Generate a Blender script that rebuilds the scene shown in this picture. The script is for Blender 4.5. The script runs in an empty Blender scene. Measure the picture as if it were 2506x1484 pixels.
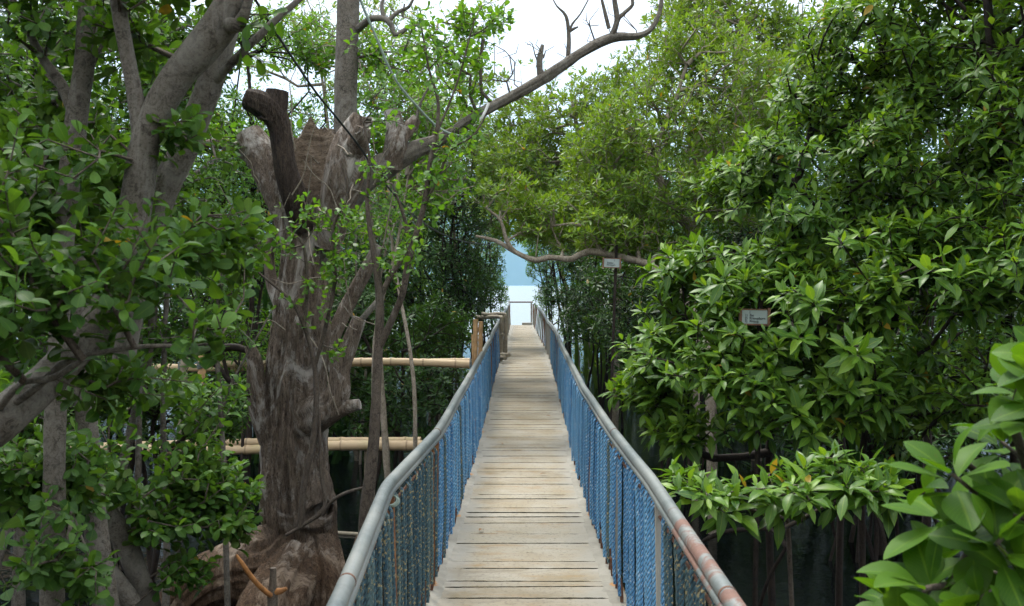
HAZE = 0.00018
SKY_ZEN, SKY_HOR, SUN, EXPO = 13.0, 5.0, 1.5, 1.65
import bpy, math, random
import numpy as np
from mathutils import Vector, noise

rng = np.random.default_rng(11)
random.seed(11)
R = math.radians
S = bpy.context.scene
COL = S.collection

# ------------------------------------------------------------------ camera geometry (real metres; deck top is z = 0)
F, CX, HY, CAMZ = 2436.0, 1253.0, 697.0, 1.65
WATER = -1.0

def P(px, py, d):
    """a sight line and a real distance -> a point of the place"""
    return np.array([(px - CX) / F * d, d, CAMZ - (py - HY) / F * d])

def unit(v):
    v = np.asarray(v, float)
    return v / (np.linalg.norm(v, axis=-1, keepdims=True) + 1e-9)

# ------------------------------------------------------------------ object helpers
def tag(o, label=None, cat=None, group=None, kind=None):
    if label: o['label'] = label
    if cat: o['category'] = cat
    if group: o['group'] = group
    if kind: o['kind'] = kind
    return o

def thing(name, label, cat, loc=(0, 0, 0), group=None):
    o = bpy.data.objects.new(name, None)
    o.empty_display_size = 0.2
    COL.objects.link(o)
    o.location = [float(c) for c in loc]
    return tag(o, label, cat, group)

class MB:
    """collects numpy pieces, builds ONE mesh object"""
    def __init__(self):
        self.v, self.l, self.t, self.n = [], [], [], 0
        self.uv, self.tint = [], []
    def add(self, verts, faces, uv=None, tint=None):
        verts = np.asarray(verts, float)
        for k in (3, 4):
            fs = [f for f in faces if len(f) == k] if not isinstance(faces, np.ndarray) else (faces if faces.shape[1] == k else [])
            if len(fs):
                fs = np.asarray(fs, np.int64) + self.n
                self.l.append(fs.ravel()); self.t.append(np.full(len(fs), k, np.int64))
        big = [f for f in faces if len(f) > 4] if not isinstance(faces, np.ndarray) else []
        for f in big:
            self.l.append(np.asarray(f, np.int64) + self.n); self.t.append(np.array([len(f)], np.int64))
        self.v.append(verts)
        self.uv.append(np.zeros((len(verts), 2)) if uv is None else np.asarray(uv, float))
        self.tint.append(np.full(len(verts), 0.5) if tint is None else np.broadcast_to(np.asarray(tint, float), (len(verts),)))
        self.n += len(verts)
        return self
    def box(self, c, s, rz=0.0, tint=None, M=None):
        x, y, z = np.array(s) / 2.0
        v = np.array([[-x,-y,-z],[x,-y,-z],[x,y,-z],[-x,y,-z],[-x,-y,z],[x,-y,z],[x,y,z],[-x,y,z]])
        if M is not None: v = v @ np.asarray(M).T
        if rz:
            ca, sa = math.cos(rz), math.sin(rz)
            v = v @ np.array([[ca, -sa, 0], [sa, ca, 0], [0, 0, 1]]).T
        f = [[3,2,1,0],[4,5,6,7],[0,1,5,4],[1,2,6,5],[2,3,7,6],[3,0,4,7]]
        return self.add(v + np.asarray(c), f, tint=tint)
    def build(self, name, mat, parent=None, smooth=True, origin=None):
        me = bpy.data.meshes.new(name)
        v = np.concatenate(self.v); l = np.concatenate(self.l); t = np.concatenate(self.t)
        o = bpy.data.objects.new(name, me)
        COL.objects.link(o)
        if parent is not None:
            o.parent = parent
            off = np.array(parent.location)
            p2 = parent.parent
            while p2 is not None:
                off = off + np.array(p2.location); p2 = p2.parent
            v = v - off
        if origin is not None:
            v = v - np.asarray(origin); o.location = [float(c) for c in (np.asarray(origin) if parent is None else np.asarray(origin))]
        me.vertices.add(len(v)); me.vertices.foreach_set('co', v.astype(np.float32).ravel())
        me.loops.add(len(l)); me.loops.foreach_set('vertex_index', l.astype(np.int32))
        st = np.concatenate([[0], np.cumsum(t)[:-1]])
        me.polygons.add(len(t)); me.polygons.foreach_set('loop_start', st.astype(np.int32))
        me.polygons.foreach_set('loop_total', t.astype(np.int32))
        me.polygons.foreach_set('use_smooth', np.full(len(t), smooth, bool))
        uvl = me.uv_layers.new(name='UVMap')
        uv = np.concatenate(self.uv)[l]
        uvl.data.foreach_set('uv', uv.astype(np.float32).ravel())
        a = me.attributes.new('tint', 'FLOAT', 'POINT')
        a.data.foreach_set('value', np.concatenate(self.tint).astype(np.float32))
        me.update(calc_edges=True)
        me.validate()
        if mat is not None: me.materials.append(mat)
        return o

def catmull(pts, step):
    pts = np.asarray(pts, float)
    if len(pts) < 3:
        n = max(2, int(np.linalg.norm(pts[-1, :3] - pts[0, :3]) / step) + 1)
        return pts[0] + (pts[-1] - pts[0]) * np.linspace(0, 1, n)[:, None]
    q = np.vstack([2 * pts[0] - pts[1], pts, 2 * pts[-1] - pts[-2]])
    out = []
    for i in range(1, len(q) - 2):
        p0, p1, p2, p3 = q[i-1], q[i], q[i+1], q[i+2]
        n = max(1, int(np.linalg.norm(p2[:3] - p1[:3]) / step))
        t = np.arange(n)[:, None] / n
        out.append(0.5 * (2*p1 + (p2-p0)*t + (2*p0-5*p1+4*p2-p3)*t**2 + (-p0+3*p1-3*p2+p3)*t**3))
    out.append(q[-2][None])
    return np.vstack(out)

def frames(p):
    n = len(p)
    T = np.empty_like(p)
    T[1:-1] = p[2:] - p[:-2]; T[0] = p[1] - p[0]; T[-1] = p[-1] - p[-2]
    T = unit(T)
    U = np.empty_like(p)
    ref = np.array([0, -1.0, 0]) if abs(T[0][1]) < 0.9 else np.array([1.0, 0, 0])
    u = ref - T[0] * ref.dot(T[0]); U[0] = u / np.linalg.norm(u)
    for i in range(1, n):
        u = U[i-1] - T[i] * U[i-1].dot(T[i])
        U[i] = u / (np.linalg.norm(u) + 1e-9)
    return T, U, np.cross(T, U)

def tube(mb, pts, rad, segs=6, cap=True, tint=None, vlen=1.0, disp=None):
    p = np.asarray(pts, float); n = len(p)
    rad = np.broadcast_to(np.asarray(rad, float), (n,))
    T, U, V = frames(p)
    a = np.arange(segs) / segs * 2 * math.pi
    r = np.repeat(rad[:, None], segs, 1)
    s = np.concatenate([[0], np.cumsum(np.linalg.norm(np.diff(p, axis=0), axis=1))])
    if disp is not None: r = r * disp(s, a)
    ring = p[:, None] + r[..., None] * (np.cos(a)[None, :, None] * U[:, None] + np.sin(a)[None, :, None] * V[:, None])
    v = ring.reshape(-1, 3)
    i = np.arange(n - 1)[:, None] * segs; j = np.arange(segs)[None]; j2 = (j + 1) % segs
    f = np.stack([i + j, i + j2, i + segs + j2, i + segs + j], -1).reshape(-1, 4)
    uv = np.stack([np.repeat((a / (2 * math.pi))[None], n, 0), np.repeat((s * vlen)[:, None], segs, 1)], -1).reshape(-1, 2)
    mb.add(v, f, uv, tint)
    if cap:
        for k, off in ((0, 0), (n - 1, (n - 1) * segs)):
            c = ring[k].mean(0)[None]
            vv = np.vstack([ring[k], c])
            ff = [[j, (j + 1) % segs, segs] if k else [(j + 1) % segs, j, segs] for j in range(segs)]
            mb.add(vv, ff, None, tint)
    return mb

def nz(x, y, z, f=1.0):
    return noise.noise((x * f, y * f, z * f))

def bark_disp(r0, seed, a1=0.18, a2=0.12, k=2.2, ls=1.2, a3=0.0):
    def d(s, a):
        out = np.empty((len(s), len(a)))
        ca, sa = np.cos(a) * k, np.sin(a) * k
        for i, si in enumerate(s):
            for j in range(len(a)):
                x, y = ca[j], sa[j]
                lo = noise.noise((x * .45 + seed, y * .45, si * 2.2))
                hi = 1 - 2 * abs(noise.noise((x * 1.6, y * 1.6 + seed, si * ls)))
                hh = 1 - 2 * abs(noise.noise((x * 4.2 + 9, y * 4.2 + seed, si * ls * 3.5)))
                w = noise.noise((x * .8, y * .8 + seed, si * 14)) if a3 else 0
                out[i, j] = 1 + a1 * lo + a2 * (hi * .65 + hh * .35) + a3 * w
        return out
    return d

# ------------------------------------------------------------------ node helpers
def mat(name):
    m = bpy.data.materials.new(name); m.use_nodes = True
    nt = m.node_tree; nt.nodes.clear()
    return m, nt, Nodes(nt)

class Nodes:
    def __init__(self, nt): self.nt = nt
    def n(self, typ, **kw):
        nd = self.nt.nodes.new(typ)
        for k, v in kw.items():
            if k.startswith('i_'):
                key = k[2:]
                key = int(key) if key.isdigit() else key.replace('_', ' ')
                self.put(nd.inputs[key], v)
            else: setattr(nd, k, v)
        return nd
    def put(self, sock, v):
        if isinstance(v, bpy.types.NodeSocket): self.nt.links.new(v, sock)
        else: sock.default_value = v
    def math(self, op, a, b=0.0, clamp=False):
        nd = self.n('ShaderNodeMath', operation=op, use_clamp=clamp)
        self.put(nd.inputs[0], a); self.put(nd.inputs[1], b)
        return nd.outputs[0]
    def mix(self, fac, a, b, blend='MIX'):
        nd = self.n('ShaderNodeMix', data_type='RGBA', blend_type=blend)
        self.put(nd.inputs[0], fac); self.put(nd.inputs[6], a); self.put(nd.inputs[7], b)
        return nd.outputs[2]
    def ramp(self, fac, stops, interp='LINEAR'):
        nd = self.n('ShaderNodeValToRGB'); cr = nd.color_ramp; cr.interpolation = interp
        while len(cr.elements) < len(stops): cr.elements.new(0.5)
        for e, (p, c) in zip(cr.elements, stops):
            e.position = p; e.color = (*c, 1) if len(c) == 3 else c
        self.put(nd.inputs[0], fac)
        return nd.outputs[0]
    def noise(self, scale, detail=4, rough=.55, vec=None, dist=0.0):
        nd = self.n('ShaderNodeTexNoise'); nd.inputs['Scale'].default_value = scale
        nd.inputs['Detail'].default_value = detail; nd.inputs['Roughness'].default_value = rough
        nd.inputs['Distortion'].default_value = dist
        if vec is not None: self.put(nd.inputs['Vector'], vec)
        return nd.outputs[0]
    def coord(self, which='Object', scale=(1, 1, 1)):
        tc = self.n('ShaderNodeTexCoord')
        mp = self.n('ShaderNodeMapping'); mp.inputs['Scale'].default_value = scale
        self.nt.links.new(tc.outputs[which], mp.inputs['Vector'])
        return mp.outputs[0]
    def bump(self, h, strength=.5, dist=.01):
        nd = self.n('ShaderNodeBump'); nd.inputs['Strength'].default_value = strength
        self.put(nd.inputs['Distance'], dist); self.put(nd.inputs['Height'], h)
        return nd.outputs[0]
    def attr(self, name):
        return self.n('ShaderNodeAttribute', attribute_name=name).outputs['Fac']
    def principled(self, color, rough=.6, normal=None, spec=.4, metal=0.0):
        nd = self.n('ShaderNodeBsdfPrincipled')
        self.put(nd.inputs['Base Color'], color); self.put(nd.inputs['Roughness'], rough)
        nd.inputs['Specular IOR Level'].default_value = spec; self.put(nd.inputs['Metallic'], metal)
        if normal is not None: self.put(nd.inputs['Normal'], normal)
        return nd.outputs[0]
    def out(self, sh, vol=None):
        o = self.n('ShaderNodeOutputMaterial')
        if sh is not None: self.nt.links.new(sh, o.inputs['Surface'])
        if vol is not None: self.nt.links.new(vol, o.inputs['Volume'])

def leaf_mat(name, dark, mid, light, yellow=(.30, .19, .02), pct=.012, trans=.38, rough=.38, rib=.25, spec=.5, veins=False):
    m, nt, N = mat(name)
    t = N.attr('tint')
    c = N.ramp(t, [(0, yellow), (pct, yellow), (pct + .002, dark), (.55, mid), (.93, light), (1, light)])
    uv = N.n('ShaderNodeUVMap').outputs[0]
    sx = N.n('ShaderNodeSeparateXYZ'); nt.links.new(uv, sx.inputs[0])
    ax = N.math('ABSOLUTE', sx.outputs[0])
    ribm = N.math('LESS_THAN', ax, .07)
    ribm = N.math('MULTIPLY', ribm, rib)
    c = N.mix(ribm, c, (light[0] * 2.0, light[1] * 1.5, light[2] * 1.6, 1))
    if veins:
        vf = N.math('FRACT', N.math('SUBTRACT', N.math('MULTIPLY', sx.outputs[1], 13.0), N.math('MULTIPLY', ax, 4.0)))
        vm = N.math('MULTIPLY', N.math('LESS_THAN', vf, .14), .26)
        c = N.mix(vm, c, (light[0] * 1.6, light[1] * 1.4, light[2] * 1.4, 1))
        sp_ = N.ramp(N.noise(55, 4, .7), [(.66, (0, 0, 0)), (.72, (.8, .8, .8))])
        c = N.mix(sp_, c, (.10, .075, .02, 1))
    blot = N.noise(28, 3)
    c = N.mix(N.math('MULTIPLY', N.math('SUBTRACT', blot, .45, True), .9), c, (mid[0] * 1.7, mid[1] * 1.25, mid[2] * .8, 1))
    bf = N.n('ShaderNodeNewGeometry').outputs['Backfacing']
    cb = N.mix(.45, c, (.13, .17, .05, 1))
    cc = N.mix(bf, c, cb)
    rg = N.math('ADD', N.math('MULTIPLY', bf, .25), rough)
    p = N.principled(cc, rg, None, spec)
    tr = N.n('ShaderNodeBsdfTranslucent')
    tc = N.mix(1.0, c, (1.7, 1.55, .55, 1), 'MULTIPLY')
    nt.links.new(tc, tr.inputs[0])
    mx = N.n('ShaderNodeMixShader'); mx.inputs[0].default_value = trans
    nt.links.new(p, mx.inputs[1]); nt.links.new(tr.outputs[0], mx.inputs[2])
    N.out(mx.outputs[0])
    return m

def bark_mat(name, c1, c2, lichen, lich=.5, scale=(9, 9, 2.2), bstr=.7, bd=.012, ldens=.55, tide=False):
    m, nt, N = mat(name)
    v = N.coord('Object', scale)
    a = N.noise(2.2, 8, .65, v, .6)
    b = N.noise(6, 8, .75, v, 1.2); fine = N.noise(26, 4, .7, v, .5)
    c = N.mix(N.ramp(a, [(.3, (0, 0, 0)), (.7, (1, 1, 1))]), (*c1, 1), (*c2, 1))
    c = N.mix(N.ramp(b, [(.35, (1, 1, 1)), (.52, (0, 0, 0))]), c, (c1[0] * .3, c1[1] * .28, c1[2] * .26, 1))
    c = N.mix(N.ramp(fine, [(.34, (.8, .8, .8)), (.5, (0, 0, 0))]), c, (c1[0] * .35, c1[1] * .33, c1[2] * .3, 1))
    lm = N.noise(1.1, 7, .75, N.coord('Object', (3.5, 3.5, 1.6)), .8)
    lm = N.ramp(lm, [(ldens, (0, 0, 0)), (ldens + .1, (1, 1, 1))])
    c = N.mix(N.math('MULTIPLY', lm, lich), c, (*lichen, 1))
    if tide:                                   # below the high-water mark the bark is darker, wet brown
        pz = N.n('ShaderNodeSeparateXYZ'); nt.links.new(N.n('ShaderNodeNewGeometry').outputs['Position'], pz.inputs[0])
        tm = N.math('ADD', N.math('MULTIPLY', pz.outputs[2], -3.0), N.math('SUBTRACT', N.math('MULTIPLY', a, 1.2), 1.0), True)
        c = N.mix(tm, c, N.mix(1.0, (.62, .50, .40, 1), c, 'MULTIPLY'))
    h = N.math('ADD', N.math('ADD', a, N.math('MULTIPLY', b, .8)), N.math('MULTIPLY', fine, .35))
    N.out(N.principled(c, .85, N.bump(h, bstr, bd), .2))
    return m

# ------------------------------------------------------------------ materials
M = {}
M['leaf_right'] = leaf_mat('glossy_mangrove_leaf', (.026, .082, .010), (.068, .158, .015), (.16, .28, .026), pct=.004, rough=.42, spec=.33)
M['leaf_front'] = leaf_mat('front_mangrove_leaf', (.018, .060, .004), (.038, .106, .005), (.072, .165, .010), pct=.0, trans=.40, rough=.5, rib=.4, spec=.18, veins=True, yellow=(.018, .060, .004))
M['leaf_canopy'] = leaf_mat('canopy_leaf', (.062, .130, .014), (.100, .190, .020), (.17, .265, .034), pct=.003, trans=.42, rough=.45, rib=.1, spec=.3)
M['leaf_dark'] = leaf_mat('understorey_leaf', (.011, .040, .007), (.024, .076, .010), (.052, .135, .015), pct=.005, trans=.30, rough=.45, rib=.1, spec=.28)
M['leaf_round'] = leaf_mat('round_mangrove_leaf', (.020, .062, .010), (.042, .108, .014), (.080, .175, .022), pct=.003, trans=.38, rough=.5, rib=.2, spec=.22)
M['leaf_bright'] = leaf_mat('bright_mangrove_leaf', (.042, .125, .012), (.070, .180, .016), (.13, .25, .025), pct=.003, trans=.45, rough=.45, rib=.15, spec=.3)
M['bark_big'] = bark_mat('weathered_bark', (.125, .092, .066), (.37, .295, .225), (.60, .56, .50), .9, (10, 10, 2.2), 1.0, .05, .515, tide=True)
M['bark_black'] = bark_mat('dark_brown_bark', (.035, .026, .020), (.11, .082, .06), (.24, .2, .17), .4, (10, 10, 2.4), 1.0, .04, .6)  # darker brown bark for the front left limb and its stub
M['bark_inner'] = bark_mat('torn_inner_wood', (.17, .125, .085), (.31, .245, .175), (.40, .36, .30), .3, (5, 5, 13), 1.0, .03, .55)
M['bark_grey'] = bark_mat('smooth_grey_bark', (.095, .083, .066), (.15, .136, .112), (.21, .20, .175), .4, (5, 5, 5), .3, .005, .5)
M['bark_pale'] = bark_mat('pale_branch_bark', (.20, .17, .125), (.34, .295, .23), (.36, .33, .28), .5, (9, 9, 5), .4, .006)
M['bark_twig'] = bark_mat('twig_bark', (.07, .055, .042), (.13, .108, .085), (.22, .20, .17), .35, (9, 9, 5), .4, .006)
M['bark_dark'] = bark_mat('dark_stem_bark', (.020, .015, .012), (.042, .032, .025), (.09, .075, .06), .3, (9, 9, 4), .5, .008)

def simple(name, col, rough=.6, var=.25, scale=20, bstr=.2, metal=0, spec=.4):
    m, nt, N = mat(name)
    n = N.noise(scale, 6, .6, N.coord('Object'))
    c = N.mix(N.ramp(n, [(.3, (0, 0, 0)), (.7, (1, 1, 1))]), tuple(x * (1 - var) for x in col) + (1,), tuple(min(1, x * (1 + var)) for x in col) + (1,))
    N.out(N.principled(c, rough, N.bump(n, bstr, .005), spec, metal))
    return m

def pipe_mat(name, thr):
    m, nt, N = mat(name)
    v = N.coord('Object')
    n1 = N.noise(5.5, 6, .65, v, .4); n2 = N.noise(38, 5, .65, v); n3 = N.noise(1.4, 4, .6, v)
    z = N.mix(N.ramp(n2, [(.3, (0, 0, 0)), (.7, (1, 1, 1))]), (.065, .080, .080, 1), (.130, .150, .148, 1))
    z = N.mix(N.ramp(n3, [(.42, (0, 0, 0)), (.62, (1, 1, 1))]), z, (.175, .185, .172, 1))
    rm = N.math('ADD', N.math('MULTIPLY', n1, .7), N.math('MULTIPLY', N.attr('tint'), .4))
    rf = N.ramp(rm, [(thr, (0, 0, 0)), (thr + .05, (1, 1, 1))])
    ru = N.mix(n2, (.085, .042, .032, 1), (.19, .105, .075, 1))
    c = N.mix(rf, z, ru)
    ro = N.math('ADD', .48, N.math('MULTIPLY', rf, .35))
    N.out(N.principled(c, ro, N.bump(n2, .25, .003), .5, 0.0))
    return m
M['pipe'] = pipe_mat('galvanised_pipe', .60)
M['post'] = None
def post_mat(bias=0.0, nm='rusty_post'):
    m, nt, N = mat(nm)
    v = N.coord('Object', (10, 10, 2.5))
    n1 = N.noise(1.2, 6, .7, v); n2 = N.noise(8, 5, .65, v)
    oi = N.n('ShaderNodeObjectInfo').outputs['Random']
    base = N.mix(n2, (.20, .20, .18, 1), (.36, .345, .30, 1))
    ru = N.ramp(n2, [(.3, (.055, .022, .014)), (.5, (.16, .068, .028)), (.7, (.33, .17, .06))])
    f = N.math('ADD', n1, N.math('ADD', N.math('MULTIPLY', N.math('SUBTRACT', oi, .5), .35), bias))
    N.out(N.principled(N.mix(N.ramp(f, [(.47, (0, 0, 0)), (.56, (1, 1, 1))]), base, ru), .75, N.bump(n2, .4, .004), .3))
    return m
M['post'] = post_mat(-.04); M['post_rust'] = post_mat(.28, 'rust_brown_post')
M['rust'] = simple('rusted_rebar', (.10, .045, .025), .85, .5, 60, .6)

def rope_mat(name, c_a, c_b, c_w, wamt):
    m, nt, N = mat(name)
    uv = N.n('ShaderNodeUVMap').outputs[0]
    sx = N.n('ShaderNodeSeparateXYZ'); nt.links.new(uv, sx.inputs[0])
    ph = N.math('FRACT', N.math('ADD', N.math('MULTIPLY', sx.outputs[0], 3.0), N.math('MULTIPLY', sx.outputs[1], -42.0)))
    groove = N.ramp(ph, [(0, (0, 0, 0)), (.12, (0, 0, 0)), (.32, (1, 1, 1)), (.75, (1, 1, 1)), (1, (0, 0, 0))])
    oi = N.n('ShaderNodeObjectInfo').outputs['Random']
    geo = N.n('ShaderNodeNewGeometry').outputs['Position']
    n1 = N.noise(9, 3, .6, geo); n2 = N.noise(75, 2, .6, geo)
    c = N.mix(N.math('ADD', N.math('MULTIPLY', oi, .8), N.math('SUBTRACT', N.math('MULTIPLY', n1, .7), .25), True), (*c_a, 1), (*c_b, 1))
    c = N.mix(N.math('MULTIPLY', N.ramp(n2, [(.58, (0, 0, 0)), (.62, (1, 1, 1))]), wamt), c, (*c_w, 1))
    c = N.mix(groove, N.mix(.75, c, (.015, .02, .03, 1)), c)  # twist grooves painted dark to deepen the shading between strands
    N.out(N.principled(c, .6, N.bump(groove, .6, .003), .35))
    return m
M['rope_blue'] = rope_mat('blue_rope', (.05, .19, .40), (.18, .44, .69), (.62, .72, .80), .6)
M['rope_old'] = rope_mat('weathered_rope', (.030, .085, .12), (.11, .18, .18), (.50, .39, .17), .75)

def plank_mat():
    m, nt, N = mat('concrete_plank')
    v = N.coord('Object')
    t = N.attr('tint')
    n1 = N.noise(2.2, 6, .65, v); n2 = N.noise(45, 6, .7, v); n3 = N.noise(5, 7, .7, N.coord('Object', (.6, 2.4, 1)), .5)
    c = N.ramp(t, [(0, (.20, .166, .108)), (.5, (.24, .20, .135)), (1, (.27, .24, .175))])
    c = N.mix(N.ramp(n1, [(.35, (0, 0, 0)), (.7, (1, 1, 1))]), c, (.31, .29, .24, 1))
    c = N.mix(N.ramp(n3, [(.52, (0, 0, 0)), (.68, (.75, .75, .75))]), c, (.24, .165, .085, 1))
    c = N.mix(N.ramp(n2, [(.36, (.8, .8, .8)), (.47, (0, 0, 0))]), c, (.15, .13, .10, 1))
    n4 = N.noise(3.1, 8, .75, N.coord('Object', (.45, 1.8, 1)), .8)
    c = N.mix(N.ramp(n4, [(.56, (0, 0, 0)), (.66, (.6, .6, .6))]), c, (.145, .125, .095, 1))
    uvn = N.n('ShaderNodeUVMap').outputs[0]; su = N.n('ShaderNodeSeparateXYZ'); nt.links.new(uvn, su.inputs[0])
    ed = N.math('ADD', N.math('ABSOLUTE', su.outputs[0]), N.math('MULTIPLY', N.math('SUBTRACT', n1, .5), .9))
    c = N.mix(N.ramp(ed, [(.55, (0, 0, 0)), (.85, (.9, .9, .9))]), c, N.mix(n3, (.19, .18, .15, 1), (.32, .305, .265, 1)))
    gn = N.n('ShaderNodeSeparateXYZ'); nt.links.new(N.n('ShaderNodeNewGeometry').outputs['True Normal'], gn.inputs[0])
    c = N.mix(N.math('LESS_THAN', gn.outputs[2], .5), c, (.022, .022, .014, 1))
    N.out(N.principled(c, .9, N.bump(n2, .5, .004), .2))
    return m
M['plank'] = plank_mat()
def cement_mat():
    m, nt, N = mat('rough_cement')
    v = N.coord('Object')
    n1 = N.noise(3, 6, .7, v, .4); n2 = N.noise(60, 6, .7, v); n3 = N.noise(8, 6, .75, v, 1.0)
    c = N.mix(N.ramp(n1, [(.35, (0, 0, 0)), (.65, (1, 1, 1))]), (.20, .188, .155, 1), (.29, .278, .24, 1))
    c = N.mix(N.ramp(n3, [(.56, (0, 0, 0)), (.66, (.8, .8, .8))]), c, (.19, .175, .15, 1))
    t = N.attr('tint')
    ru = N.math('MULTIPLY', N.math('GREATER_THAN', N.math('ADD', t, N.math('MULTIPLY', N.math('SUBTRACT', n3, .5), 1.2)), .72), .75)
    c = N.mix(ru, c, (.36, .17, .05, 1))
    N.out(N.principled(c, .92, N.bump(N.math('ADD', n2, n3), .6, .006), .2))
    return m
M['cement'] = cement_mat()
def bamboo_mat():
    m, nt, N = mat('dry_bamboo')
    v = N.coord('Object', (1.5, 12, 12))
    n = N.noise(2, 5, .6, v); n2 = N.noise(3, 3, .5, N.coord('Object'))
    c = N.mix(n, (.34, .235, .125, 1), (.56, .43, .27, 1))
    c = N.mix(N.ramp(n2, [(.5, (0, 0, 0)), (.75, (.5, .5, .5))]), c, (.28, .27, .10, 1))
    c = N.mix(N.math('MULTIPLY', N.math('GREATER_THAN', N.attr('tint'), .8), .6), c, (.16, .105, .055, 1))
    N.out(N.principled(c, .55, None, .4))
    return m
M['bamboo'] = bamboo_mat()
M['bamboo_upright'] = simple('weathered_bamboo', (.36, .22, .10), .6, .3, 15, .2)
M['bamboo_old'] = simple('grey_bamboo', (.20, .17, .12), .7, .35, 14, .3)
M['cable'] = simple('black_cable', (.018, .022, .022), .5, .2, 30, .1)
M['cord'] = simple('pale_cord', (.20, .26, .22), .6, .3, 40, .1)
M['white_tape'] = simple('white_strip', (.7, .7, .7), .5, .1, 20, .1)
M['sign_white'] = simple('sign_board', (.30, .36, .345), .5, .1, 14, .05)
M['sign_wood'] = simple('sign_frame_wood', (.16, .085, .05), .7, .3, 20, .3)
M['sign_ink'] = simple('sign_letters', (.05, .06, .06), .6, .1, 20, 0)
M['split_wood'] = simple('orange_split_wood', (.20, .085, .022), .8, .5, 30, .5)

def water_mat():
    m, nt, N = mat('dark_water')
    v = N.coord('Object')
    w1 = N.noise(2.6, 4, .6, N.coord('Object', (1, 1.6, 1)), .5); w2 = N.noise(11, 3, .6, v, .3); w3 = N.noise(.35, 3, .5, v)
    h = N.math('ADD', N.math('ADD', N.math('MULTIPLY', w1, 1.0), N.math('MULTIPLY', w2, .3)), N.math('MULTIPLY', w3, 2.0))
    sx = N.n('ShaderNodeSeparateXYZ'); nt.links.new(v, sx.inputs[0])
    op = N.math('MULTIPLY', N.math('SUBTRACT', sx.outputs[1], 41.0), 1 / 14.0, True)     # sheltered water -> choppy open sea
    p = N.n('ShaderNodeBsdfPrincipled')
    nt.links.new(N.mix(op, (.003, .004, .004, 1), (.16, .20, .21, 1)), p.inputs['Base Color'])  # open sea given a paler base colour to help its sky reflection
    nt.links.new(N.math('ADD', N.math('MULTIPLY', op, .42), .05), p.inputs['Roughness']); p.inputs['IOR'].default_value = 1.33
    nt.links.new(N.math('ADD', N.math('MULTIPLY', op, .28), .22), p.inputs['Specular IOR Level'])
    nt.links.new(N.bump(h, .5, N.math('ADD', N.math('MULTIPLY', op, .05), .010)) , p.inputs['Normal'])
    N.out(p.outputs[0])
    return m
M['water'] = water_mat()
def hill_mat():
    m, nt, N = mat('forested_hill')
    n = N.noise(.02, 8, .65, N.coord('Object'))
    N.out(N.principled(N.mix(n, (.02, .05, .025, 1), (.06, .11, .05, 1)), .95, None, .1))
    return m
M['hill'] = hill_mat()

# ------------------------------------------------------------------ leaves
def leaf_template(kind, lod):
    if kind == 'elliptic':
        W = .185; prof = lambda t: np.sin(math.pi * np.clip(t, 0, 1) ** .95) ** (.8 + .45 * t)
    elif kind == 'broad':
        W = .30; prof = lambda t: np.sin(math.pi * np.clip(t, 0, 1) ** 1.08) ** .8
    elif kind == 'narrow':
        W = .165; prof = lambda t: np.sin(math.pi * np.clip(t, 0, 1) ** .95) ** .85
    else:
        W = .29
        prof = lambda t: np.clip((np.clip(t, 1e-6, 1) / .6) ** .75 * np.clip((1 - t) / .4, 0, 1) ** .42, 0, 1.0) ** .9
    fold = .16
    if lod == 0:
        ts = np.array([0, .33, .72, 1.0]); cols = 1
    elif lod == 1:
        ts = np.array([0, .2, .45, .7, .88, 1.0]); cols = 1
    else:
        ts = np.array([0, .03, .12, .24, .38, .52, .66, .8, .9, .96, 1.0]); cols = 3
    if lod == 0:
        w1, w2 = W * prof(.33), W * prof(.72)
        v = np.array([[0, 0, 0], [0, 1, -.06], [-w1, .33, fold * w1], [-w2, .72, fold * w2 - .02], [w1, .33, fold * w1], [w2, .72, fold * w2 - .02]])
        f = [[0, 1, 3, 2], [1, 0, 4, 5]]
        uv = np.array([[0, 0], [0, 1], [-1, .33], [-1, .72], [1, .33], [1, .72]])
        return v, [np.array(f)], uv
    v, uv, rows = [], [], []
    for t in ts:
        w = W * prof(t)
        z = -.16 * t ** 2.2 + .03 * math.sin(math.pi * t)
        row = []
        if t in (0.0, 1.0):
            row = [len(v)] * (2 * cols + 1); v.append([0, t, z]); uv.append([0, t])
        else:
            for c in range(-cols, cols + 1):
                x = c / cols
                wz = fold * abs(x) ** 1.3 * w * (1.3 if lod == 2 else 1.6)
                row.append(len(v)); v.append([x * w, t, z + wz]); uv.append([x, t])
        rows.append(row)
    q, tr = [], []
    for a, b in zip(rows[:-1], rows[1:]):
        for k in range(2 * cols):
            f = [a[k], a[k + 1], b[k + 1], b[k]]
            g = []
            for x in f:
                if x not in g: g.append(x)
            (q if len(g) == 4 else tr).append(g)
    return np.array(v), [np.array(q), np.array(tr)], np.array(uv)
TEMPL = {(k, l): leaf_template(k, l) for k in ('elliptic', 'narrow', 'obovate', 'broad') for l in (0, 1, 2)}

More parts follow.
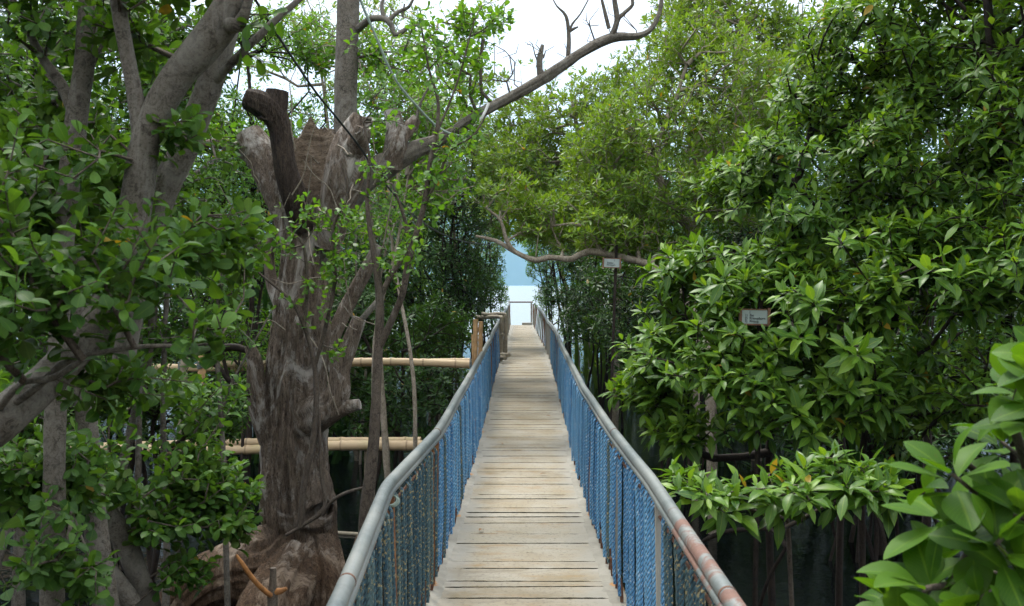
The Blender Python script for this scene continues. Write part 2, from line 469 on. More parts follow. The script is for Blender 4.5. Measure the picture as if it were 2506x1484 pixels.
def put_leaves(mb, kind, lod, pos, dirs, nrm, size, tint, wid=None):
    v, fs, uv = TEMPL[(kind, lod)]
    Y = unit(dirs); Z = nrm - Y * (nrm * Y).sum(1, keepdims=True); Z = unit(Z); X = np.cross(Y, Z)
    n, k = len(pos), len(v)
    wid = np.ones(n) if wid is None else wid
    curl = rng.uniform(.2, 1.7, n)
    loc = v[None] * size[:, None, None]
    loc = loc * np.stack([wid, np.ones(n), curl], -1)[:, None]
    w = pos[:, None] + loc[..., 0:1] * X[:, None] + loc[..., 1:2] * Y[:, None] + loc[..., 2:3] * Z[:, None]
    base = mb.n
    mb.v.append(w.reshape(-1, 3)); mb.uv.append(np.tile(uv, (n, 1))); mb.tint.append(np.repeat(tint, k))
    for f in fs:
        if len(f) == 0: continue
        ff = (f[None] + (np.arange(n) * k)[:, None, None] + base).reshape(-1, f.shape[1])
        mb.l.append(ff.ravel()); mb.t.append(np.full(len(ff), f.shape[1], np.int64))
    mb.n += n * k

def rosettes(mb, kind, lod, pos, axis, size, nleaf=(6, 10), spread=(38, 100), droop=.15, tintbase=None, jitter=.2):
    """whorls of leaves at branch ends"""
    axis = unit(axis)
    ref = np.where(np.abs(axis[:, 2:3]) < .9, np.array([[0, 0, 1.0]]), np.array([[1.0, 0, 0]]))
    u = unit(np.cross(axis, ref)); v = np.cross(axis, u)
    n = len(pos)
    cnt = rng.integers(nleaf[0], nleaf[1] + 1, n)
    idx = np.repeat(np.arange(n), cnt)
    m = len(idx)
    order = np.concatenate([np.arange(c) / max(1, c - 1) for c in cnt])
    phi = rng.uniform(0, 6.28, n)[idx] + np.concatenate([np.arange(c) for c in cnt]) * 2.4 + rng.normal(0, .25, m)
    th = np.radians(spread[1] + (spread[0] - spread[1]) * order + rng.normal(0, 10, m))
    d = np.cos(th)[:, None] * axis[idx] + np.sin(th)[:, None] * (np.cos(phi)[:, None] * u[idx] + np.sin(phi)[:, None] * v[idx])
    d[:, 2] -= droop * rng.uniform(0, 1.6, m)
    nr = axis[idx] * .8 + np.array([0, 0, .6]) + rng.normal(0, jitter, (m, 3))
    # when the leaf points along the axis, the upper side faces the axis
    nr = nr - unit(d) * .0
    sz = size * rng.uniform(.62, 1.18, n)[idx] * rng.uniform(.75, 1.15, m) * (1 - .3 * order)
    t = np.clip(.5 + .22 * (order - .5) + rng.normal(0, .2, m) + (0 if tintbase is None else tintbase[idx]), .05, 1)
    t = np.where(rng.random(m) < .005, 0.0, t)
    p = pos[idx] + unit(d) * (size * .12) - axis[idx] * ((1 - order) * size * .25)[:, None]
    put_leaves(mb, kind, lod, p, d, nr, sz, t, rng.uniform(.85, 1.15, m))

def sprigs(mb, kind, lod, pos, axis, size, npairs=(3, 5), length=.14, droop=.1, tintbase=None):
    """opposite leaf pairs along the last stretch of a twig"""
    axis = unit(axis)
    ref = np.where(np.abs(axis[:, 2:3]) < .9, np.array([[0, 0, 1.0]]), np.array([[1.0, 0, 0]]))
    u = unit(np.cross(axis, ref)); v = np.cross(axis, u)
    n = len(pos)
    cnt = rng.integers(npairs[0], npairs[1] + 1, n)
    idx = np.repeat(np.arange(n), cnt * 2)
    m = len(idx)
    k = np.concatenate([np.repeat(np.arange(c), 2) for c in cnt]); side = np.concatenate([np.tile([0, math.pi], c) for c in cnt])
    fr = k / np.maximum(1, cnt[idx] - 1)
    phi = rng.uniform(0, 6.28, n)[idx] + k * (math.pi / 2) + side + rng.normal(0, .3, m)
    th = np.radians(72 - 35 * fr + rng.normal(0, 12, m))
    d = np.cos(th)[:, None] * axis[idx] + np.sin(th)[:, None] * (np.cos(phi)[:, None] * u[idx] + np.sin(phi)[:, None] * v[idx])
    d[:, 2] -= droop * rng.uniform(0, 1.5, m)
    nr = axis[idx] * .45 + np.array([0, 0, .8]) + rng.normal(0, .35, (m, 3))
    sz = size * rng.uniform(.65, 1.15, m) * (1 - .2 * fr)
    t = np.clip(.5 + .2 * (fr - .5) + rng.normal(0, .2, m) + (0 if tintbase is None else tintbase[idx]), .05, 1)
    t = np.where(rng.random(m) < .0018, 0.0, t)
    p = pos[idx] - axis[idx] * ((1 - fr) * length)[:, None]
    put_leaves(mb, kind, lod, p, d, nr, sz, t, rng.uniform(.85, 1.15, m))

# ------------------------------------------------------------------ crowns
CLEAR = [(1243, 1309, 690, 800, 60), (1238, 1284, 604, 700, 60), (1790, 1884, 738, 812, 6.1), (1474, 1520, 628, 656, 11), (480, 1160, 862, 918, 11.6), (470, 1040, 1076, 1104, 11.4), (690, 880, 290, 480, 7.9), (660, 800, 560, 1120, 7.0)]
CLEAR_P = [1, 1, .97, 1, .95, .85, .85, .6]
def sample_blobs(blobs, n, carve=.0, cf=1.6, mind=.0, shell=.5, seed=0):
    """points spread through a union of uneven ellipsoids; carve leaves gaps"""
    C = np.array([P(b[0], b[1], b[2]) for b in blobs])
    Rr = np.array([[b[3] * b[2] / F, b[5], b[4] * b[2] / F] for b in blobs])
    w = np.array([(b[6] if len(b) > 6 else 1.0) for b in blobs]) * (Rr[:, 0] * Rr[:, 2] * Rr[:, 1]) ** .67
    w = w / w.sum()
    out, tries = [], 0
    grid = {}
    while len(out) < n and tries < n * 14:
        tries += 1
        i = rng.choice(len(C), p=w)
        d = rng.normal(size=3); d /= np.linalg.norm(d)
        r = (shell + (1 - shell) * rng.random() ** .8)
        r *= 1 + .55 * noise.noise((d[0] * 2.2 + i * 7.1 + seed, d[1] * 2.2, d[2] * 2.2))
        p = C[i] + d * r * Rr[i]
        if p[2] < WATER + .15: continue
        if p[1] > 1.0:
            sx_, sy_ = CX + p[0] / p[1] * F, HY + (CAMZ - p[2]) / p[1] * F
            if any(c[0] < sx_ < c[1] and c[2] < sy_ < c[3] and p[1] < c[4] and rng.random() < cp for c, cp in zip(CLEAR, CLEAR_P)): continue
        if carve and noise.noise((p[0] * cf + seed, p[1] * cf, p[2] * cf)) < carve - .5: continue
        if mind:
            key = tuple((p / mind).astype(int))
            if key in grid: continue
            grid[key] = 1
        out.append((p, i))
    pts = np.array([o[0] for o in out]); idx = np.array([o[1] for o in out])
    return pts, unit((pts - C[idx]) / (Rr[idx] ** 1.0))

def grow(mb, trunks, tips, bf=.35, tip_r=.0028, seg=.22, wig=.16, pw=2.2, twig_segs=4, maxr=.06, draw=True):
    """trunks: list of (n,4) arrays x,y,z,r already drawn; joins every tip to them by branching limbs; returns the direction of each tip twig"""
    tr = [catmull(t, .12) for t in trunks]
    T0 = np.vstack(tr)
    nT = len(T0)
    cap = nT + len(tips) * 12 + 100
    X = np.zeros((cap, 3)); X[:nT] = T0[:, :3]
    par = np.full(cap, -1); plen = np.zeros(cap)
    zmin = T0[:, 2].min()
    plen[:nT] = (T0[:, 2] - zmin) * .6
    n = nT
    dist0 = np.min(np.linalg.norm(tips[:, None] - T0[None, ::3, :3], axis=2), axis=1) if len(tips) * nT < 6e6 else np.linalg.norm(tips - T0[:, :3].mean(0), axis=1)
    order = np.argsort(dist0)
    tipnode = np.zeros(len(tips), int); td = np.zeros((len(tips), 3))
    for ti in order:
        p = tips[ti]
        dv = np.linalg.norm(X[:n] - p, axis=1)
        # prefer to come from below
        cost = dv + bf * plen[:n] + .25 * np.maximum(0, X[:n, 2] - p[2])
        b = int(np.argmin(cost))
        L = dv[b]
        k = min(11, max(1, int(L / seg)))
        a = X[b].copy(); prev = b
        off = rng.normal(0, wig * L * .5, 3); off[2] = -abs(off[2]) * .6
        for s in range(1, k + 1):
            f = s / k
            q = a + (p - a) * f + off * math.sin(math.pi * f) + (rng.normal(0, .018 + .03 * min(L, 1), 3) if s < k else 0)
            X[n] = q; par[n] = prev; plen[n] = plen[prev] + np.linalg.norm(q - X[prev]); prev = n; n += 1
        tipnode[ti] = n - 1
        td[ti] = X[n - 1] - X[par[n - 1]]
    acc = np.zeros(n)
    acc[tipnode] += tip_r ** pw
    for i in range(n - 1, nT - 1, -1):
        if par[i] >= nT: acc[par[i]] += acc[i]
    rad = np.minimum(np.maximum(acc, tip_r ** pw) ** (1 / pw), maxr)
    if draw:
        seen = np.zeros(n, bool)
        # longest chains first so limbs run through
        for t in tipnode[np.argsort(-plen[tipnode])]:
            ch = [t]
            while not seen[ch[-1]] and par[ch[-1]] >= 0:
                seen[ch[-1]] = True
                ch.append(par[ch[-1]])
            if len(ch) < 2: continue
            ch = ch[::-1]
            pts = X[ch]; r = rad[ch].copy() if ch[0] >= nT else np.concatenate([[rad[ch[1]] * 1.25], rad[ch[1:]]])
            r[0] = min(r[0], r[1] * 1.3)
            big = r.max()
            tube(mb, pts, r, 7 if big > .02 else (5 if big > .008 else twig_segs), cap=False)
    return unit(td)

def pl(pts):
    """(px, py, d, half-width px) rows -> (n,4) points and radii"""
    return np.array([[*P(a[0], a[1], a[2]), a[3] * a[2] / F] for a in pts])

def limb(mb, arr, step=.05, segs=12, amp=.08, seed=0.0, cap=True):
    q = catmull(arr, step)
    q[:, 3] = np.maximum(q[:, 3], .002)
    s = seed or rng.uniform(0, 90)
    def disp(sv, a):
        out = np.empty((len(sv), len(a)))
        for i, si in enumerate(sv):
            for j, aa in enumerate(a):
                out[i, j] = 1 + amp * noise.noise((math.cos(aa) * 1.1 + s, math.sin(aa) * 1.1, si * 5)) * 1.6
        return out
    tube(mb, q[:, :3], q[:, 3], segs, cap, disp=disp if amp else None)

def make_tree(name, label, trunks, blobs, n, leaf, size, style='rosette', lod=0, kind='elliptic', bark='bark_dark', cat='tree', group=None,
              carve=.3, cf=1.6, mind=.1, shell=.45, up=.7, outw=.5, tw=.5, nleaf=(6, 9), spread=(38, 100), droop=.15, bf=.35, tip_r=.0026, limb_amp=.1,
              segs=9, seed=0.0, maxr=.05, npairs=(3, 5), sl=.14, extra_limbs=(), var=.12, wig=.16):
    base = trunks[0][0]
    root = thing(name, label, cat, (base[0], base[1], max(base[2], WATER - .3)), group)
    tb, lb = MB(), MB()
    for t in list(trunks) + list(extra_limbs): limb(tb, t, .07, segs, limb_amp)
    tips, outd = sample_blobs(blobs, n, carve, cf, mind, shell, seed)
    td = grow(tb, trunks + list(extra_limbs), tips, bf, tip_r, maxr=maxr, wig=wig)
    axis = unit(td * tw + outd * outw + np.array([0, 0, up]) + rng.normal(0, .22, (len(tips), 3)))
    tv = np.array([noise.noise((p[0] * 1.3 + seed, p[1] * 1.3, p[2] * 1.3 + 5)) for p in tips]) * var * 2
    if style == 'rosette': rosettes(lb, kind, lod, tips, axis, size, nleaf, spread, droop, tv)
    else: sprigs(lb, kind, lod, tips, axis, size, npairs, sl, droop, tv)
    tb.build('trunk', M[bark], root)
    lb.build('crown', M[leaf], root, smooth=lod > 0)
    return root

# ================================================================== SETTING: water, hill, haze, sky
wb = MB()
ys = np.concatenate([np.linspace(-60, 60, 61), np.geomspace(64, 9000, 40)])
xs = np.concatenate([-np.geomspace(4000, 34, 24), np.linspace(-30, 30, 31), np.geomspace(34, 4000, 24)])
gx, gy = np.meshgrid(xs, ys)
v = np.stack([gx, gy, np.full_like(gx, WATER)], -1).reshape(-1, 3)
nx, ny = len(xs), len(ys)
i = (np.arange(ny - 1)[:, None] * nx + np.arange(nx - 1)[None]).ravel()
wb.add(v, np.stack([i, i + 1, i + nx + 1, i + nx], -1))
tag(wb.build('water', M['water']), kind='structure')

hb = MB()
hx = np.linspace(-2600, 2600, 140); hy = np.linspace(2600, 4200, 40)
gx, gy = np.meshgrid(hx, hy)
gz = np.empty_like(gx)
for a in range(gx.shape[0]):
    for b in range(gx.shape[1]):
        x, y = gx[a, b], gy[a, b]
        ridge = math.sin(math.pi * min(1, max(0, (y - 2600) / 1600))) ** .8
        gz[a, b] = ridge * (330 + 190 * noise.fractal((x * .0011 + 3, y * .0011, 2.0), 1.0, 2.0, 5)) * (1 - .35 * abs(x) / 2600) - 2
i = (np.arange(39)[:, None] * 140 + np.arange(139)[None]).ravel()
hb.add(np.stack([gx, gy, gz], -1).reshape(-1, 3), np.stack([i, i + 1, i + 141, i + 140], -1))
tag(hb.build('hills', M['hill']), kind='structure')

if HAZE:
    zb = MB()
    zb.box((0, 2150, 300), (5600, 4700, 2 * 302.5))
    hz = zb.build('haze', None, smooth=False)
    m, nt, N = mat('sea_haze')
    vol = N.n('ShaderNodeVolumePrincipled')
    vol.inputs['Color'].default_value = (.42, .68, 1.0, 1); vol.inputs['Density'].default_value = HAZE
    vol.inputs['Anisotropy'].default_value = .2
    N.out(None, vol.outputs[0]); hz.data.materials.append(m)
    m.cycles.homogeneous_volume = True
    tag(hz, kind='stuff')

w = bpy.data.worlds.new('World'); S.world = w; w.use_nodes = True
nt = w.node_tree; nt.nodes.clear(); N = Nodes(nt)
SUN_EL, SUN_ROT = R(62), R(-25)
sky = N.n('ShaderNodeTexSky', sky_type='NISHITA', sun_disc=False, sun_elevation=SUN_EL, sun_rotation=SUN_ROT, air_density=1.0, dust_density=2.0, altitude=0)
tc = N.n('ShaderNodeTexCoord'); sp = N.n('ShaderNodeSeparateXYZ'); nt.links.new(tc.outputs['Generated'], sp.inputs[0])
cl = N.noise(2.2, 6, .55, tc.outputs['Generated'], .4)
el = N.math('MAXIMUM', sp.outputs[2], 0.0)
lum = N.math('ADD', N.math('MULTIPLY', el, SKY_ZEN), SKY_HOR)                # an overcast sky is brightest overhead
lum = N.math('MULTIPLY', lum, N.math('ADD', N.math('MULTIPLY', cl, .5), .75))
cloud = N.mix(1.0, (1.0, 1.015, 1.04, 1), lum, 'MULTIPLY')
skyc = N.mix(.86, sky.outputs[0], cloud)
bg = N.n('ShaderNodeBackground'); nt.links.new(skyc, bg.inputs[0]); bg.inputs[1].default_value = .07
wo = N.n('ShaderNodeOutputWorld'); nt.links.new(bg.outputs[0], wo.inputs[0])
sl_ = bpy.data.lights.new('sun', 'SUN'); sl_.energy = SUN; sl_.angle = R(14); sl_.color = (1, .96, .88)
so = bpy.data.objects.new('sun', sl_); COL.objects.link(so)
# the sun stands ahead and a little to the left of the camera, high
sd = Vector((math.sin(SUN_ROT) * math.cos(SUN_EL), math.cos(SUN_ROT) * math.cos(SUN_EL), math.sin(SUN_EL)))
so.rotation_euler = sd.to_track_quat('Z', 'Y').to_euler()

cam = bpy.data.cameras.new('camera'); co = bpy.data.objects.new('camera', cam); COL.objects.link(co); S.camera = co
co.location = (0, 0, CAMZ); co.rotation_euler = (R(90), 0, 0)
cam.sensor_width = 36; cam.lens = 35.0; cam.shift_y = -45.0 / 2506; cam.clip_end = 20000; cam.clip_start = .05
cam.dof.use_dof = True; cam.dof.focus_distance = 9.0; cam.dof.aperture_fstop = 8.0

# ================================================================== BOARDWALK
LE = np.array([(-.46, -2), (-.46, 2.0), (-.475, 4.0), (-.43, 5.5), (-.39, 7.1), (-.36, 9), (-.33, 12.5), (-.31, 16), (-.27, 20), (-.19, 25), (-.12, 31), (-.05, 41)])
RE = np.array([(.58, -2), (.58, 2.0), (.585, 4.2), (.56, 5.5), (.55, 7.1), (.57, 9), (.655, 12.5), (.73, 16), (.80, 20), (.84, 25), (.83, 31), (.84, 41)])
xl = lambda y: np.interp(y, LE[:, 1], LE[:, 0])
xr = lambda y: np.interp(y, RE[:, 1], RE[:, 0])
YEND = 40.6
PL = [1.25, 2.68, 4.12, 5.46, 7.08, 8.6, 10.0, 11.1, 12.3, 13.9, 15.4, 16.9, 18.4, 19.9, 21.4, 23, 24.6, 26.2, 28, 30, 32, 34, 36, 38, 40.3]
PR = [1.25, 2.6, 3.95, 5.46, 7.09, 8.8, 10.4, 12.0, 13.5, 14.9, 16.3, 17.7, 19.1, 20.5, 21.9, 23.4, 25, 26.5, 28.1, 29.8, 31.5, 33.2, 35, 37, 38.7, 40.3]
bw = thing('boardwalk', 'long narrow concrete plank boardwalk running straight out to the open sea', 'boardwalk', (0, 0, 0))
pb = MB()
y = -1.5; sk_prev, gap_prev, fill_prev = 0, 0, 0
while y < YEND:
    wd = rng.choice([.10, .15, .2, .26]) * rng.uniform(.85, 1.15)
    gap = rng.choice([.003, .009, .017, .027], p=[.2, .3, .3, .2]) * 1.1
    y0, y1 = y, y + wd
    nxs = 41
    a, b = xl((y0 + y1) / 2) - .015, xr((y0 + y1) / 2) + .015
    sk = rng.normal(0, .006)
    u = np.linspace(-1, 1, nxs); px = a + (b - a) * (u + 1) / 2
    # the slit is filled with cement toward both ends
    cl_, cr_ = -1 + rng.uniform(.12, .34), 1 - rng.uniform(.10, .34)
    fill = np.clip((cl_ - u) / .04, 0, 1) + np.clip((u - cr_) / .04, 0, 1)
    jag = lambda: rng.normal(0, .0016, nxs) + .004 * np.array([noise.noise((t * 5, y * 7, 3)) for t in u])
    e0 = y0 + sk_prev * u + (jag() if y > -1.4 else 0); e1 = y1 + sk * u + jag()
    e0 = e0 - gap_prev * .5 * fill_prev; e1 = e1 + gap * .5 * np.clip(fill, 0, 1) + .0004
    zt = rng.normal(0, .0012)
    mk = lambda e, z: np.stack([px, e, np.full(nxs, z)], -1)
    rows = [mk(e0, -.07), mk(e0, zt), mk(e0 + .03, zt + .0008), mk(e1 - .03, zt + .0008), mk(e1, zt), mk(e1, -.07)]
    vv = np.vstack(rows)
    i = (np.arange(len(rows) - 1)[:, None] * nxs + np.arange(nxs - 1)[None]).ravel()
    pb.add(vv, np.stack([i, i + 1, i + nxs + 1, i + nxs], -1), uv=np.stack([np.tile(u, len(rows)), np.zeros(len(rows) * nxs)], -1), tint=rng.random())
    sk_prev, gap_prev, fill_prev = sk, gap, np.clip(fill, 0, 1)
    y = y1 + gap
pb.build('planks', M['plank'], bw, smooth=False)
# a slab under the planks, beams and piles
for sgn, fx in ((1, xl), (-1, xr)):
    ub = MB()
    yy = np.arange(-1.5, YEND, .5)
    for y0 in yy:
        a = fx(y0) + sgn * .12; b = fx(y0 + .5) + sgn * .12
        ub.box(((a + b) / 2, y0 + .25, -.16), (.12, .5 + abs(a - b), .19), rz=math.atan2(-(b - a), .5))
    ub.build('beam', M['cement'], bw, smooth=False)
for y0 in np.arange(.6, 41, 2.6):
    for fx, sgn in ((xl, 1), (xr, -1)):
        q = MB(); x0 = fx(y0) + sgn * .12
        tube(q, np.array([(x0, y0, -.255), (x0 + rng.normal(0, .02), y0, WATER - .8)]), .07, 10)
        q.build('pile', M['cement'], bw, smooth=True)
# the rough cement kerb strips that hold the plank ends
for side, fx, sgn in (('l', xl, 1), ('r', xr, -1)):
    cb = MB()
    yy = np.arange(-1.5, YEND, .04); n = len(yy)
    inner = np.array([.045 + .02 * noise.noise((t * .9, sgn * 3, 0)) + .02 * noise.noise((t * 4, sgn * 3, 7)) + .02 * noise.noise((t * 17, sgn * 3, 7)) for t in yy])
    inner = np.clip(inner + .02 * np.array([abs(noise.noise((t * 9, sgn * 5, 2))) for t in yy]), .02, .12)
    x0 = fx(yy)
    zt = np.array([.006 + .003 * noise.noise((t * 5, sgn * 8, 0)) for t in yy])
    posts_near = np.zeros(n)
    rows = [np.stack([x0 - sgn * .045, yy, np.full(n, -.11)], -1), np.stack([x0 - sgn * .045, yy, zt - .004], -1), np.stack([x0 - sgn * .02, yy, zt + .006], -1),
            np.stack([x0 + sgn * inner * .6, yy, zt + .002], -1), np.stack([x0 + sgn * inner, yy, np.full(n, .0045)], -1), np.stack([x0 + sgn * (inner + .02), yy, np.full(n, -.006)], -1)]
    vv = np.stack(rows, 1).reshape(-1, 3); k = len(rows)
    i = (np.arange(n - 1)[:, None] * k + np.arange(k - 1)[None]).ravel()
    f = np.stack([i, i + k, i + k + 1, i + 1], -1)
    if sgn < 0: f = f[:, ::-1]
    dp = np.min(np.abs(yy[:, None] - np.array(PL if sgn > 0 else PR)[None]), axis=1)
    st = .5 * np.exp(-(dp / .07) ** 2)
    tt = np.stack([.5 + st, .60 + st, .55 + st, .28 + st * .8, .15 + st * .4, .15 + st * .2], 1).ravel()
    cb.add(vv, f, tint=tt)
    cb.build('kerb_strip', M['cement'], bw, smooth=True)
sb_ = MB(); sb_.box((.62, 40.85, .03), (.42, .4, .12)); sb_.box((.4, 40.9, -.12), (1.0, .6, .12))
sb_.build('end_step', M['cement'], bw, smooth=False)

# ================================================================== RAILINGS
LRAIL = np.array([(-.44, -.5, .83), (-.445, 2.5, .83), (-.51, 4.05, .83), (-.415, 5.55, .83), (-.395, 8, .825), (-.372, 10.35, .83), (-.357, 11.9, .83), (-.338, 15, .82), (-.334, 17.7, .83), (-.30, 22.0, .83),
                  (-.285, 24, .80), (-.25, 27, .86), (-.19, 32, .88), (-.11, 40.4, .90)])
RRAIL = np.array([(.57, -.5, .83), (.567, 2.5, .83), (.586, 4.2, .83), (.566, 5.6, .83), (.57, 7.9, .83), (.62, 10.35, .825), (.676, 13.5, .83), (.80, 18.4, .83), (.82, 22.7, .82), (.90, 29, .86), (.93, 34, .86), (.94, 40.4, .88)])
def rope_mesh(seed, matname):
    """one loop of twisted rope hung over the upper bar: two strands 5.6 cm apart"""
    q = MB(); w = .056; top = .735
    th = np.linspace(0, math.pi, 9)
    path = [(0, -w / 2, z) for z in np.linspace(.02 + .03 * math.sin(seed * 2.1) ** 2, top - w / 2, 34)]
    path += [(0.004 * math.sin(t), -w / 2 * math.cos(t), top - w / 2 + w / 2 * math.sin(t) * 1.1) for t in th[1:-1]]
    path += [(0, w / 2, z) for z in np.linspace(top - w / 2, .02 + .04 * math.sin(seed * 3.7) ** 2, 34)]
    p = np.array(path)
    for a in range(len(p)):
        bow = math.sin(math.pi * min(1, p[a, 2] / .72))
        p[a, 0] += .006 * bow * noise.noise((seed * 3.3, p[a, 1] * 9, p[a, 2] * 3.1))
        p[a, 1] += .012 * bow * noise.noise((seed * 5.1 + 40, p[a, 1] * 9, p[a, 2] * 2.3))
    s3 = lambda s, a: 1 + .16 * np.cos(3 * a[None] - s[:, None] * 2 * math.pi / .05)
    tube(q, catmull(p, .011), .0078, 9, disp=s3)
    o = q.build('rope', M[matname]); me = o.data; bpy.data.objects.remove(o); return me
ROPES = {k: [rope_mesh(i + (50 if k == 'rope_old' else 0), k) for i in range(5)] for k in ('rope_blue', 'rope_old')}
pgb = MB(); tube(pgb, np.array([(0, 0, 0), (.002, .001, .045), (0, .002, .085)]), [.009, .0095, .0075], 7)
PEG = pgb.build('peg', M['rust']); PEGM = PEG.data; bpy.data.objects.remove(PEG)

def railing(side, label, rail, fx, sgn, posts, y_rope_end):
    root = thing('railing', label, 'railing', (0, 0, 0), 'railings along the boardwalk')
    hb_ = MB()
    yv_ = np.arange(rail[0, 1], rail[-1, 1], .06)
    q = np.stack([np.interp(yv_, rail[:, 1], rail[:, 0]), yv_, np.interp(yv_, rail[:, 1], rail[:, 2])], -1)
    for _ in range(3): q[1:-1] = (q[:-2] + 2 * q[1:-1] + q[2:]) / 4
    wob = np.array([[.003 * noise.noise((t[1] * .9, sgn, 3)), 0, .003 * noise.noise((t[1] * .7, sgn, 9)) + (.02 * noise.noise((t[1] * .35, sgn, 19)) if t[1] > 12 else 0)] for t in q])
    q = q + wob
    rustt = np.clip(.35 + (.4 * np.exp(-((q[:, 1] - 2.7) / 1.0) ** 2) if sgn < 0 else 0) + .10 * np.array([noise.noise((t[1] * 1.3, 3, sgn * 4)) for t in q]), 0, 1)
    tube(hb_, q, .025, 18, tint=np.repeat(rustt, 18) if False else None)
    hb_.tint[0] = np.repeat(rustt, 18)
    for k in (1, 2): hb_.tint[k] = np.full(19, .4)
    hb_.build('handrail', M['pipe'], root)
    ib = MB(); tube(ib, q + np.array([sgn * .017, 0, -.026]), .0125, 12); ib.tint[0] = np.repeat(rustt, 12); ib.build('inner_pipe', M['pipe'], root)
    cbm = MB(); tube(cbm, q + np.array([0, 0, -.098]), .007, 6); cbm.build('top_bar', M['rust'], root)
    # weld collars
    for yy in [p_ + .04 for p_ in posts[1::2] if p_ < 26]:
        i = int(np.argmin(abs(q[:, 1] - yy))); c = MB()
        T = unit(q[min(i + 1, len(q) - 1)] - q[i - 1])
        tube(c, np.array([q[i] - T * .006, q[i] + T * .006]), .026, 18); c.build('weld_ring', M['rust'], root)
    rx = lambda yv: np.interp(yv, q[:, 1], q[:, 0]); rz = lambda yv: np.interp(yv, q[:, 1], q[:, 2])
    for yp in posts:
        pb_ = MB()
        b = np.array([fx(yp) - sgn * .012, yp, .0]); t = np.array([rx(yp), yp, rz(yp) - .022])
        wv = .02 if yp < 20 else .024
        ax = unit(t - b); L = np.linalg.norm(t - b)
        ang = math.atan2(t[0] - b[0], t[2] - b[2])
        pb_.box((b + t) / 2, (.034 + (.008 if rng.random() < .4 else 0), .034, L), M=np.array([[math.cos(ang), 0, math.sin(ang)], [0, 1, 0], [-math.sin(ang), 0, math.cos(ang)]]))
        o = pb_.build('post', M['post_rust' if sgn > 0 and yp in (4.12, 5.46, 11.1, 16.9) else 'post'], root, smooth=False)
        bv = o.modifiers.new('bevel', 'BEVEL'); bv.width = .004; bv.segments = 2
    # ropes and the rusty pegs they are tied to
    ys = []
    yy = 1.7
    while yy < y_rope_end:
        if min(abs(yy - p) for p in posts) > .055: ys.append(yy)
        yy += .118 + rng.normal(0, .007)
    rest, restp = MB(), MB()
    near = [t for t in ys if t > 1.7][:100]
    for j, yv in enumerate(ys):
        old = (1 if sgn > 0 else 0) * (2.0 < yv < 5.5) or (sgn < 0 and yv < 3.75) or rng.random() < .04
        if yv > 15: old = rng.random() < .45
        bx, tx = fx(yv) - sgn * .008 + rng.normal(0, .008), rx(yv) + rng.normal(0, .004)
        dz = rz(yv) - .83
        if rng.random() < .03: continue
        me = ROPES['rope_old' if old else 'rope_blue'][rng.integers(5)]
        if yv <= near[-1]:
            o = bpy.data.objects.new('rope', me); COL.objects.link(o); o.parent = root
            o.location = (float(bx), float(yv), .035 + float(dz)); o.rotation_euler = (float(math.asin(max(-.2, min(.2, 0)))), float(math.atan2(tx - bx, .75)), float(sgn * .85 + rng.normal(0, .15)))
            g = bpy.data.objects.new('peg', PEGM); COL.objects.link(g); g.parent = root
            g.location = (float(bx + rng.normal(0, .004)), float(yv + rng.normal(0, .012)), .012); g.rotation_euler = (float(rng.normal(0, .1)), float(rng.normal(0, .1)), 0)
            g.scale = (1, 1, float(rng.uniform(.7, 1.5)))
        else:
            for w_ in (-.028, .028):
                tube(rest, np.array([(bx, yv + w_, .03), ((bx + tx) / 2 + rng.normal(0, .005), yv + w_ + rng.normal(0, .006), .4), (tx, yv + w_, .735 + dz)]), .0085, 5)
            tube(restp, np.array([(bx, yv, .012), (bx, yv, .08)]), .008, 5)
    if rest.n:
        tag(rest.build('rope', M['rope_blue'], root), kind='stuff'); tag(restp.build('peg', M['rust'], root), kind='stuff')
    return root
railing('l', 'grey pipe railing with blue ropes on the left, beside the stripped old tree', LRAIL, xl, 1, PL, 21.0)
railing('r', 'rust-stained pipe railing with blue ropes on the right, under the leafy bushes', RRAIL, xr, -1, PR, 21.0)

er = thing('end_railing', 'thin rusty rail frame across the far end of the boardwalk against the sea', 'railing', (.4, 41, 0))
for nm, a, b, r in (('top_rail', (-.1, 41, .93), (.86, 41, .93), .028), ('post', (-.1, 41, 0), (-.1, 41, .93), .03), ('post', (.80, 41, 0), (.80, 41, .93), .035), ('post', (.88, 41.1, 0), (.88, 41.1, .85), .03), ('post', (-.2, 40.4, 0), (-.12, 40.6, 1.0), .022)):
    q = MB(); tube(q, np.array([a, b]), r, 8); q.build(nm, M['post'] if nm == 'post' else M['rust'], er)

# green-blue tie on the left rail and small frayed knots
tie = MB()
for k in range(3):
    c = np.array([-.497 + .004 * k, 4.09 + .012 * k, .765 - .006 * k])
    t = np.linspace(0, 6.3, 22)
    tube(tie, c + np.stack([.022 * np.cos(t), .010 * np.sin(t) + .012 * np.cos(t), .018 * np.sin(t)], -1), .0032, 6)
tag(tie.build('tie_cord', M['cord'], None), 'grey-green cord knotted round the left handrail joint above a rusty post', 'cord')

